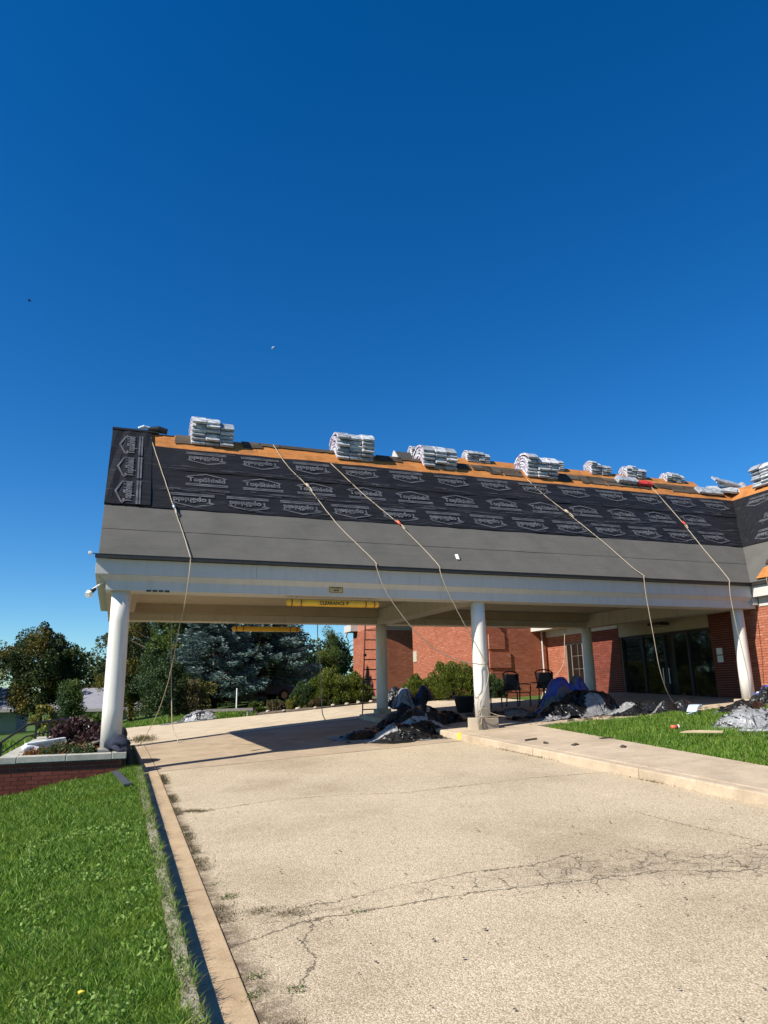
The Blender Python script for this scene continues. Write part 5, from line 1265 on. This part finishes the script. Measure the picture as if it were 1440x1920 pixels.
tree('yellowing tree at the far left edge behind the dark broadleaf', -8.6, 57, 3.6, 2.2, 2.0, 4, ['leaf_yellow', 'leaf_dark'], 2, n=60, per=120, size=.2, cr=.6, second=.35)
tree('olive green tree rising just left of the white column', 1.0, 48, 3.5, 1.9, 3.1, 5, ['leaf_dark', 'leaf_autumn'], 3, n=130, per=130, size=.18, cr=.55, second=.34)
tree('yellow leaved small tree behind the grey roof next to the column', -1.2, 66, 1.5, 2.4, 1.6, 3, ['leaf_yellow', 'leaf_autumn'], 4, n=60, per=110, size=.24, cr=.7, second=.5)
tree('tall dense evergreen right of the white column', 3.2, 40.5, 3.6, 2.2, 4.2, 7, ['leaf_evergreen', 'leaf_light'], 5, n=260, per=150, size=.15, cr=.55, second=.16, ry=1.8)
tree('dark evergreen shrub mass below the dense evergreen', 2.6, 37.2, 1.6, 1.9, 1.7, 2.2, ['leaf_evergreen', 'leaf_dark'], 6, n=150, per=140, size=.14, cr=.45, second=.3)
tree('very dark tree between the evergreen and the blue spruce', 5.2, 45, 4.5, 2.0, 4.5, 7, ['leaf_dark'], 7, n=150, per=120, size=.2, cr=.7)
tree('yellow tinged bush at the foot of the blue spruce', 3.6, 36.0, 1.5, .6, .8, 1.2, ['leaf_yellow', 'leaf_dry'], 8, n=50, per=110, size=.12, cr=.32, second=.5)
tree('bright green narrow tree left of the brick gable', 12.9, 46.0, 2.9, .85, 2.2, 3.6, ['leaf_light', 'leaf_yew'], 9, n=90, per=150, size=.12, cr=.38, second=.3)
tree('dark narrow evergreen tight against the brick gable', 14.6, 50.0, 3.4, .9, 3.0, 4.8, ['leaf_evergreen'], 10, n=110, per=130, size=.14, cr=.42)
tree('dark backdrop tree behind the parked car', 9.4, 52, 4.6, 4.0, 4.4, 7, ['leaf_dark', 'leaf_evergreen'], 11, n=190, per=110, size=.24, cr=.85, second=.3)
tree('dark backdrop tree behind the blue spruce', 4.6, 56, 4.6, 4.2, 4.6, 7, ['leaf_dark', 'leaf_autumn'], 12, n=170, per=110, size=.25, cr=.9, second=.15)
tree('leafy young tree in front of the pale house', -1.62, 33, 1.35, .42, .85, 1.3, ['leaf_light', 'leaf_evergreen'], 13, n=55, per=110, size=.11, cr=.28, second=.4)
# trees standing behind the camera's left shoulder are only seen as reflections in the glass: one stands for them
tree('green tree far left of the drive, reflected in the entrance glass', -14, 49, 4.6, 3.8, 4.6, 7, ['leaf_light', 'leaf_autumn'], 14, n=170, per=90, size=.28, cr=.9, second=.3)
tree('second green tree far left of the drive, reflected in the glass', -16, 58, 5.0, 4.6, 5.2, 7, ['leaf_dark', 'leaf_light'], 15, n=190, per=90, size=.3, cr=.95, second=.3)

tree('third green tree far left of the drive, reflected in the glass', -13, 41, 4.2, 3.2, 4.2, 6, ['leaf_dark', 'leaf_yellow'], 16, n=150, per=90, size=.27, cr=.85, second=.3)

def spruce(label, x, y, H, R, seed, z0=None, tiers=38, name='spruce_tree', dens=1.0, lowest=.10):
    rs = np.random.RandomState(seed); z0 = gz(x, y) if z0 is None else z0
    t = thing(name, label, 'tree', (x, y, z0), 'trees beyond the drive')
    P = []; D = []; tb = MB(); tb.tube([(x, y, z0 - .2), (x, y, z0 + H * .5), (x, y, z0 + H)], .2, 8, rs=[.24, .15, .02])
    for k in range(tiers):
        f = lowest + (1 - lowest) * k / tiers; z = z0 + H * f; L0 = R * (1 - f) ** .8
        for j in range(int(11 - 5 * f)):
            a = rs.uniform(0, 2 * math.pi); L = L0 * rs.uniform(.7, 1.1)
            dr = np.array([math.cos(a), math.sin(a), 0]); side = np.array([-math.sin(a), math.cos(a), 0])
            m = int(90 * dens * L / 2.0) + 20; u = rs.uniform(.15, 1, m) ** .7
            w = (rs.normal(size=m) * .20 * (1.15 - u) * L0 ** .5 + .0)
            zz = -.16 * L * u + .10 * L * u ** 2 + rs.normal(size=m) * .06 - np.abs(w) * .35
            P.append(np.array([x, y, z]) + dr * (u * L)[:, None] + side * w[:, None] + np.array([0, 0, 1]) * zz[:, None])
            D.append(dr + side * (np.sign(w) * .7)[:, None] + np.array([0, 0, .12]))
            if j % 2 == 0: tb.tube([(x, y, z), tuple(np.array([x, y, z]) + dr * L * .8 + [0, 0, -.1 * L])], .03, 4, rs=[.04, .012])
    P = np.concatenate(P); D = np.concatenate(D)
    ok = P[:, 2] > z0 + .35
    link('crown', leaf_mesh('crown', P[ok], .20, rs, aspect=.28, dirs=D[ok]), 'needle_blue', t)
    obj('trunk', tb, 'bark', t, smooth=True); return t
spruce('large blue spruce beyond the drive, left of its twin', 4.7, 38.0, 9.5, 3.2, 41, lowest=.05, dens=1.6)
spruce('blue spruce with sagging branches over the parked car', 7.35, 38.8, 7.6, 3.9, 43, lowest=.17, dens=1.6)

def bush(label, x, y, rx, ry, h, seed, mat='leaf_yew', n=80, per=140, size=.085, name='yew_bush', z0=None, cat='bush', group='clipped bushes by the brick wall', upd=1.0):
    rs = np.random.RandomState(seed); z0 = gz(x, y) if z0 is None else z0
    t = thing(name, label, cat, (x, y, z0), group)
    v = rs.normal(size=(n * 3, 3)); v /= np.linalg.norm(v, axis=1)[:, None]; v = v[v[:, 2] > -.15][:n]; v *= rs.uniform(.6, .92, (len(v), 1))
    C_ = np.array([x, y, z0 + h * .12]) + v * [rx, ry, h * .84] * (1 + .07 * np.sin(v[:, :1] * 6 + seed) + .05 * np.sin(v[:, 1:2] * 9))
    P = clumps(rs, C_, rs.uniform(.6, 1.1, len(C_)) * .15 * (rx + h) / 1.6, int(per * 1.3)); P = P[P[:, 2] > z0 + .02]
    D = P - np.array([x, y, z0 - .2]); D /= np.linalg.norm(D, axis=1)[:, None]; D[:, 2] += upd * .6
    link('foliage', leaf_mesh('foliage', P, size, rs, aspect=.34, dirs=D + rs.normal(size=P.shape) * .3), mat, t)
    b = MB()
    for k in range(7):
        a = k * .9; b.tube([(x + .06 * math.cos(a), y + .06 * math.sin(a), z0 - .05), (x + rx * .5 * math.cos(a), y + ry * .5 * math.sin(a), z0 + h * .6)], .02, 5, rs=[.025, .01])
    obj('stem', b, 'bark', t); return t
bush('spiky yew bush at the left end of the row by the gable', 7.0, 28.2, .72, .7, 1.05, 51, mat='leaf_evergreen')
bush('yew bush with a ragged yellow green top in the middle of the row', 7.9, 27.9, .95, .8, 1.45, 52, n=110)
bush('rounded dark yew bush right beside the ladder', 8.95, 28.0, .72, .7, 1.25, 53, n=100)
bush('small yew bush left of the big clipped bush', 11.2, 26.6, .8, .75, 1.05, 54)
bush('big rounded sunlit yew bush left of the middle column', 12.45, 26.0, 1.15, .95, 1.5, 55, n=140, per=150)
bush('low yew bush in shade behind the middle column', 13.5, 25.2, .7, .6, .95, 56, mat='leaf_evergreen')
# rock bed with low plants
b = MB(); rs = np.random.RandomState(7)
bed = [(4.8, 27.9), (7.1, 26.65), (9.3, 27.2), (12, 27.3), (13.7, 26.1), (13.75, 30), (9, 30.5), (6, 30)]
b.hexa([(x, y, gz(x, y) - .1) for x, y in bed], [(x, y, gz(x, y) + .035) for x, y in bed]); kind(obj('planting_bed', b, 'mulch'), 'structure')
for k in range(16):
    x = 4.9 + k * .55 + rs.uniform(-.2, .2); y = float(far_edge(x)) + rs.uniform(.15, .7); r = rs.uniform(.05, .12); z = gz(x, y)
    bm = bmesh.new(); bmesh.ops.create_icosphere(bm, subdivisions=2, radius=r)
    for v in bm.verts: v.co *= 1 + .3 * (vnoise(v.co.x * 9 + k, v.co.y * 9 + v.co.z * 7) - .5); v.co.z *= .6
    me = bpy.data.meshes.new('garden_rock'); bm.to_mesh(me); bm.free(); o = link('garden_rock', me, 'stone_white', smooth=True); o.location = (x, y, z + .05)
    tag(o, 'pale rounded garden rock among several edging the planting bed', 'rock', 'pale rocks edging the planting bed')
for k, (x, y, mt, lab) in enumerate(((5.9, 28.2, 'leaf_dry', 'dry brown perennial at the left end of the planting bed'), (6.6, 27.9, 'leaf_yellow', 'yellow green perennial clump in the planting bed'), (7.4, 27.5, 'leaf_dry', 'brown seed head clump before the yew bushes'), (5.2, 28.6, 'leaf_light', 'low green perennial beside the stone bench'))):
    bush(lab, x, y, .42, .35, .5, 60 + k, mat=mt, n=26, per=60, size=.12, name='perennial', cat='plant', group='perennials in the planting bed')
st = thing('stone_bench', 'low grey stone bench in front of the parked car', 'bench', (4.0, 29.2, gz(4, 29.2)))
z = gz(4, 29.2); obj('seat', MB().hexa([(3.35, 29.25, z + .20), (4.95, 27.95, z + .24), (5.1, 28.15, z + .24), (3.5, 29.45, z + .20)], [(3.35, 29.25, z + .30), (4.95, 27.95, z + .34), (5.1, 28.15, z + .34), (3.5, 29.45, z + .30)]), 'plank_grey', st)
for (x, y) in ((3.6, 29.15), (4.85, 28.12)): obj('support', MB().box((x - .1, y - .1, z - .1), (x + .1, y + .1, z + .25)), 'plank_grey', st)
o = obj('marker_post', MB().tube([(5.2, 33.5, gz(5.2, 33.5) - .1), (5.2, 33.5, gz(5.2, 33.5) + .95)], .03, 8), 'white_plastic'); tag(o, 'slim white marker post left of the parked car', 'post')

rs = np.random.RandomState(99); C_ = np.stack([rs.uniform(-4, 24, 420), rs.uniform(66, 72, 420), rs.uniform(-.5, 5.2, 420)], -1); C_[:, 2] *= .6 + .8 * vnoise(C_[:, 0] * .35, C_[:, 1] * 0)
P = clumps(rs, C_, rs.uniform(.7, 1.3, 420), 60); kind(link('distant_wood', leaf_mesh('distant_wood', P, .42, rs), 'leaf_dark'), 'stuff')
# parked car under the spruce
def car(x, y, rz, label):
    z = gz(x, y); t = thing('parked_car', label, 'car', (x, y, z)); t.rotation_euler.z = rz; O = lambda n, b, m, p=t, **k: obj(n, b, m, p, world=False, **k)
    prof = [(-2.2, .35), (-2.25, .7), (-2.1, .88), (-1.3, .95), (1.0, .97), (2.05, .82), (2.22, .6), (2.2, .35)]
    b = MB(); b.hexa([(a, -.86, c) for a, c in prof], [(a, .86, c) for a, c in prof]); bd = O('body', b, 'car_paint', bevel=.05)
    b = MB(); b.hexa([(-1.5, -.80, .94), (.95, -.80, .94), (.95, .80, .94), (-1.5, .80, .94)], [(-.95, -.62, 1.42), (.15, -.62, 1.42), (.15, .62, 1.42), (-.95, .62, 1.42)]); O('cabin', b, 'car_paint', bevel=.04)
    for s in (-1, 1):
        b = MB(); b.hexa([(-1.25, s * .785, .99), (-.30, s * .785, .99), (-.35, s * .645, 1.37), (-.90, s * .645, 1.37)], [(-1.25, s * .80, .99), (-.30, s * .80, .99), (-.35, s * .66, 1.37), (-.90, s * .66, 1.37)]); O('side_window', b, 'car_glass')
        b = MB(); b.hexa([(-.24, s * .785, .99), (.78, s * .785, .99), (.12, s * .645, 1.37), (-.29, s * .645, 1.37)], [(-.24, s * .80, .99), (.78, s * .80, .99), (.12, s * .66, 1.37), (-.29, s * .66, 1.37)]); O('side_window', b, 'car_glass')
        O('headlight', MB().box((2.12, s * .62 - .16, .62), (2.215, s * .62 + .16, .76)), 'white_plastic')
        for xx in (-1.35, 1.35):
            w = O('wheel', MB().tube([(xx, s * .70, .32), (xx, s * .88, .32)], .32, 20), 'tyre_rubber'); obj('rim', MB().tube([(xx, s * .86, .32), (xx, s * .895, .32)], .19, 14), 'steel', w, world=False)
    O('windscreen', MB().hexa([(.93, -.72, .99), (.99, -.72, .985), (.99, .72, .985), (.93, .72, .99)], [(.16, -.56, 1.40), (.21, -.56, 1.40), (.21, .56, 1.40), (.16, .56, 1.40)]), 'car_glass')
    return t
car(7.6, 42.0, .25, 'dark blue sedan parked under the blue spruces')

# neighbouring houses
def house(x0, x1, y0, y1, zb, ze, zr, label, wins, along='x'):
    t = thing('house', label, 'house', ((x0 + x1) / 2, (y0 + y1) / 2, zb), 'houses beyond the lawn')
    w = obj('wall', MB().box((x0, y0, zb - 1), (x1, y1, ze)), 'house_siding', t)
    ym = (y0 + y1) / 2
    b = MB(); b.hexa([(x0 - .4, y0 - .5, ze - .12), (x1 + .4, y0 - .5, ze - .12), (x1 + .4, ym, zr - .12), (x0 - .4, ym, zr - .12)], [(x0 - .4, y0 - .5, ze), (x1 + .4, y0 - .5, ze), (x1 + .4, ym, zr), (x0 - .4, ym, zr)])
    b.hexa([(x0 - .4, ym, zr - .12), (x1 + .4, ym, zr - .12), (x1 + .4, y1 + .5, ze - .12), (x0 - .4, y1 + .5, ze - .12)], [(x0 - .4, ym, zr), (x1 + .4, ym, zr), (x1 + .4, y1 + .5, ze), (x0 - .4, y1 + .5, ze)])
    rf = obj('roof', b, 'house_roof', t)
    obj('eave_board', MB().box((x0 - .41, y0 - .53, ze - .22), (x1 + .41, y0 - .505, ze - .0)), 'paint_white', rf)
    for s in (x0 + .002, x1 - .002):
        b = MB(); d = .05 if s == x0 + .002 else -.05; b.hexa([(s, y0, ze - .1), (s, y1, ze - .1), (s, ym, zr - .2)], [(s + d, y0, ze - .1), (s + d, y1, ze - .1), (s + d, ym, zr - .2)]); obj('gable', b, 'house_siding', t)
    for (a, c, z0, z1) in wins:
        wn_ = obj('window', MB().box((a - .08, y0 - .04, z0 - .08), (c + .08, y0 + .02, z1 + .08)), 'paint_white', t)
        obj('pane', MB().box((a, y0 - .05, z0), ((a + c) / 2 - .03, y0 - .042, z1)), 'glass_dark', wn_); obj('pane', MB().box(((a + c) / 2 + .03, y0 - .05, z0), (c, y0 - .042, z1)), 'glass_dark', wn_)
    return t
house(-4.5, 3.4, 62, 69, -.9, .75, 2.35, 'low pale green house with a plain grey roof left of the column', [(-3.6, -2.6, -.3, .5)])
house(-16, -6.1, 56, 63, -1.1, .95, 2.4, 'grey roofed house with white framed windows at the left edge', [(-8.2, -7.2, -.8, .7), (-10.2, -9.2, -.8, .7)])

# railing at the left
rl = thing('handrail', 'black metal handrail sloping down at the left edge beyond the planter', 'railing', (-1.8, 20, .3))
obj('rail', MB().tube([(-3.2, 19.2, .02), (-2.45, 20, .60), (-1.94, 20.2, .97), (-1.55, 20.6, 1.03), (-.95, 21.6, 1.05)], .03, 8), 'black_metal', rl, smooth=True)
obj('rail', MB().tube([(-3.2, 19.2, -.25), (-2.45, 20, .33), (-1.94, 20.2, .70), (-1.55, 20.6, .76), (-.95, 21.6, .78)], .018, 8), 'black_metal', rl, smooth=True)
for (x, y, z1) in ((-2.45, 20, .60), (-1.75, 20.35, 1.0), (-1.5, 20.7, 1.03), (-.95, 21.6, 1.05)): obj('post', MB().bar((x, y, gz(x, y) - .2), (x, y, z1), .05), 'black_metal', rl)

# plants in the planter
def leafy(name, label, x, y, z0, rx, h, mat, seed, n, size, per=40, group='plants in the brick planter', aspect=.5, stems=6):
    rs = np.random.RandomState(seed); t = thing(name, label, 'plant', (x, y, z0), group)
    C_ = np.array([x, y, z0 + h * .5]) + rs.uniform(-1, 1, (n, 3)) * [rx, rx * .8, h * .5]; C_[:, 2] -= (np.hypot(C_[:, 0] - x, C_[:, 1] - y) / rx) ** 2 * h * .25
    P = clumps(rs, C_, rs.uniform(.05, .16, n), per); P = P[P[:, 2] > z0 - .03]
    link('foliage', leaf_mesh('foliage', P, size, rs, aspect=aspect), mat, t)
    b = MB()
    for k in range(stems): b.tube([(x, y, z0 - .06), (x + rx * .6 * math.cos(k * 1.7), y + rx * .6 * math.sin(k * 1.7), z0 + h * .8)], .008, 5)
    obj('stem', b, 'bark', t); return t
leafy('coleus_plant', 'dark purple leaved plant in the middle of the planter', -.60, 16.3, .58, .46, .60, 'leaf_purple', 71, 70, .09)
leafy('coleus_plant', 'purple brown leafy plant close to the left column', -.34, 15.8, .58, .30, .34, 'leaf_purple', 72, 40, .08)
leafy('hydrangea_bush', 'pale green leafy bush between planter and pale house', -.55, 23.5, .70, .45, .40, 'leaf_light', 73, 50, .13, group=None)
leafy('marigold_plant', 'orange marigolds at the left end of the planter', -1.12, 14.9, .60, .34, .09, 'petal_orange', 74, 40, .035, 18)
leafy('marigold_plant', 'small patch of orange marigolds beside the grey board', -.42, 15.0, .60, .14, .12, 'petal_orange', 75, 12, .035, 16)
leafy('low_plant', 'low dark green foliage along the front cap of the planter', -.75, 15.0, .56, .45, .16, 'leaf_evergreen', 76, 50, .06, 30)
leafy('low_plant', 'brown withered foliage heaped behind the gutter board', -.75, 15.35, .58, .36, .16, 'leaf_dry', 77, 40, .07, 26)
leafy('yellow_shrub', 'yellow green shrub by the black handrail', -1.75, 22.5, .6, .3, .8, 'leaf_yellow', 78, 26, .11, group=None)

# ------------------------------------------------------------------ grass
def blades(name, mat, n, xy, zf, h, w, seed, lean=.55, hvar=.45):
    rs = np.random.RandomState(seed); x, y = xy(rs, n); n = len(x); z = zf(x, y) - .008
    a = rs.uniform(0, 2 * math.pi, n); ld = rs.uniform(0, 2 * math.pi, n)
    hh = h(x, y) * rs.uniform(1 - hvar, 1 + hvar, n) * (.35 + 1.4 * fbm(x * 3.1, y * 3.1, 3)); ww = w(x, y) * rs.uniform(.7, 1.3, n); le = hh * lean * rs.uniform(.2, 1.4, n)
    P = np.stack([x, y, z], -1); S_ = np.stack([np.cos(a), np.sin(a), 0 * a], -1) * ww[:, None] / 2; Ld = np.stack([np.cos(ld), np.sin(ld), 0 * ld], -1)
    mid = P + Ld * (le * .35)[:, None] + np.array([0, 0, 1]) * (hh * .6)[:, None]; tip = P + Ld * le[:, None] + np.array([0, 0, 1]) * hh[:, None]
    V = np.stack([P - S_, P + S_, mid + S_ * .8, mid - S_ * .8, tip], 1).reshape(-1, 3); i = np.arange(n)[:, None] * 5
    F = np.concatenate([i + [0, 1, 2], i + [0, 2, 3], i + [3, 2, 4]], 1).reshape(-1, 3)
    return kind(link(name, npmesh(name, V, F, 3), mat), 'stuff')
def left_xy(y0, y1, dens_pad):
    def f(rs, n):
        y = rs.uniform(y0, y1, n); lo = -.135 * y - dens_pad; x = lo + (0.53 - lo) * rs.uniform(0, 1, n)
        k = ((x < .46) | (rs.uniform(size=n) < .28)) & (fbm(x * 1.7 + 9, y * 1.7, 3) * 1.5 + .25 > rs.uniform(size=n)); return x[k], y[k]
    return f
LZ = lambda x, y: lawn_z(np.minimum(x, .42), y) + .012 * (fbm(x * 2, y * 2) - .5)
blades('grass', 'grass_blade', 120000, left_xy(2.6, 7.2, .35), LZ, lambda x, y: .062 + 0 * x, lambda x, y: .0068 + 0 * x, 1, lean=.9)
blades('grass', 'grass_blade', 150000, left_xy(7.0, 14.38, .5), LZ, lambda x, y: .062 + 0 * x, lambda x, y: .0085 + 0 * x, 2, lean=.9)
blades('grass', 'grass_blade', 50000, lambda rs, n: (rs.uniform(-7, -.4, n), rs.uniform(2.5, 14.35, n)), LZ, lambda x, y: .085 + 0 * x, lambda x, y: .012 + 0 * x, 3)
def right_xy(rs, n):
    y = rs.uniform(4, 14.36, n); e = walk_edge(y); x = e + (16.6 - e) * rs.uniform(0, 1, n) ** 1.1
    return x - .03, y
blades('grass', 'grass_blade', 150000, right_xy, right_z, lambda x, y: .075 + 0 * x, lambda x, y: .010 + 0 * x, 4)
def far_xy(rs, n):
    x = rs.uniform(-3, 5, n); y = far_edge(x) + rs.uniform(.05, 5, n); return x, y
blades('grass', 'grass_blade', 30000, far_xy, lambda x, y: ground_z(x, y) - .11, lambda x, y: .18 + 0 * x, lambda x, y: .03 + 0 * x, 5)
blades('grass', 'grass_blade', 16000, lambda rs, n: (rs.uniform(-7, -1.8, n), rs.uniform(14.8, 26, n)), lambda x, y: ground_z(x, y) - .11, lambda x, y: .17 + 0 * x, lambda x, y: .03 + 0 * x, 6)
blades('grass', 'grass_blade', 5200, lambda rs, n: (rs.uniform(.40, .555, n), 2.6 + 11.7 * rs.uniform(size=n)), lambda x, y: drive_z(x, y) + .13, lambda x, y: .05 + 0 * x, lambda x, y: .006 + 0 * x, 21, lean=1.1)
blades('curb_thatch', 'leaf_dry', 2600, lambda rs, n: (rs.uniform(.43, .56, n), 2.6 + 11.7 * rs.uniform(size=n)), lambda x, y: drive_z(x, y) + .135, lambda x, y: .035 + 0 * x, lambda x, y: .005 + 0 * x, 22, lean=1.8)
# broad leaved weeds in the lawn near the camera
rs = np.random.RandomState(91); n = 15000
y = 2.8 + 7.5 * rs.uniform(size=n) ** 1.3; x = -.135 * y + (.42 + .135 * y) * rs.uniform(.25, 1, n); k = fbm(x * 2.3 + 4, y * 2.3 + 1, 3) > .43; x, y = x[k], y[k]
P = np.stack([x, y, LZ(x, y) + rs.uniform(.02, .075, len(x))], -1)
kind(link('lawn_weeds', leaf_mesh('lawn_weeds', P, .030, rs, up=.3, aspect=.6), 'broad_leaf'), 'stuff')
dn = thing('dandelion', 'single yellow dandelion flower in the near lawn', 'flower', (-.06, 4.9, float(LZ(-.06, 4.9))))
z = float(LZ(-.06, 4.9)); obj('flower_head', MB().lathe([(.003, .09), (.016, .10), (.018, .108), (.006, .113)], (-.06, 4.9, z), 10), 'yellow_paint', dn); obj('stem', MB().tube([(-.06, 4.9, z), (-.06, 4.9, z + .095)], .002, 5), 'leaf_light', dn)
# weeds in the gutter joint and in the cracks
def weed_xy(rs, n):
    y = 3.0 + 11 * rs.uniform(size=n) ** 1.25; x = .86 + np.abs(rs.normal(size=n)) * (.05 + .10 * np.clip((9 - y) / 6, 0, 1)); k = fbm(y * 2.6, y * 0 + 2, 3) > .44; return x[k], y[k]
blades('gutter_weeds', 'leaf_dry', 9000, weed_xy, drive_z, lambda x, y: .03 + 0 * x, lambda x, y: .005 + 0 * x, 7, lean=1.2)
def tuft_xy(cs, sx, sy):
    def f(rs, n):
        c = np.array(cs)[rs.randint(len(cs), size=n)]; return c[:, 0] + rs.normal(size=n) * sx, c[:, 1] + rs.normal(size=n) * sy
    return f
blades('crack_weeds', 'leaf_dry', 1500, tuft_xy([(1.18, 6.12), (1.4, 5.96), (1.05, 10.4), (1.2, 10.3)], .07, .05), drive_z, lambda x, y: .022 + 0 * x, lambda x, y: .004 + 0 * x, 8, lean=1.6)
blades('crack_weeds', 'leaf_light', 420, tuft_xy([(1.13, 4.68), (.90, 4.72), (.93, 4.95), (1.88, 5.74), (1.0, 6.6), (.95, 7.0)], .045, .035), drive_z, lambda x, y: .028 + 0 * x, lambda x, y: .006 + 0 * x, 9, lean=1.4)
blades('curb_weeds', 'leaf_dry', 900, tuft_xy([(.86, 22.5), (.95, 23.2), (.9, 24)], .16, .4), drive_z, lambda x, y: .08 + 0 * x, lambda x, y: .01 + 0 * x, 10, lean=.8)
blades('curb_weeds', 'leaf_dry', 500, tuft_xy([(7.0, 11.5), (7.0, 12.4), (7.0, 8.6)], .02, .35), drive_z, lambda x, y: .03 + 0 * x, lambda x, y: .006 + 0 * x, 12, lean=1.0)

# ------------------------------------------------------------------ sky objects
# daytime half moon: the sunlit half of a ball, far away
bm = bmesh.new(); bmesh.ops.create_uvsphere(bm, u_segments=32, v_segments=16, radius=3.0)
sd = (S - Vector((.18, .95, .45)) * .35).normalized()
bmesh.ops.bisect_plane(bm, geom=bm.verts[:] + bm.edges[:] + bm.faces[:], plane_co=sd * .35, plane_no=sd, clear_inner=True)
me = bpy.data.meshes.new('moon'); bm.to_mesh(me); bm.free(); mo = link('moon', me, 'moon_rock', smooth=True); mo.location = Vector((194.57, 1000, 518.06)) 
tag(mo, 'pale half moon in the blue sky above the roof', 'moon')
bd = thing('bird', 'tiny dark bird flying high at the left of the sky', 'bird', (-8.83, 60, 33.64))
obj('body', MB().tube([(-.16, 0, 0), (-.05, 0, .03), (.08, 0, .02), (.18, 0, 0)], .04, 8, rs=[.01, .05, .045, .01]), 'feather', bd, world=False, smooth=True)
for s in (-1, 1): obj('wing', MB().hexa([(-.06, 0, .03), (.06, 0, .03), (.0, s * .18, .08), (-.05, s * .34, .02)], [(-.06, 0, .042), (.06, 0, .042), (.0, s * .18, .09), (-.05, s * .34, .028)]), 'feather', bd, world=False)
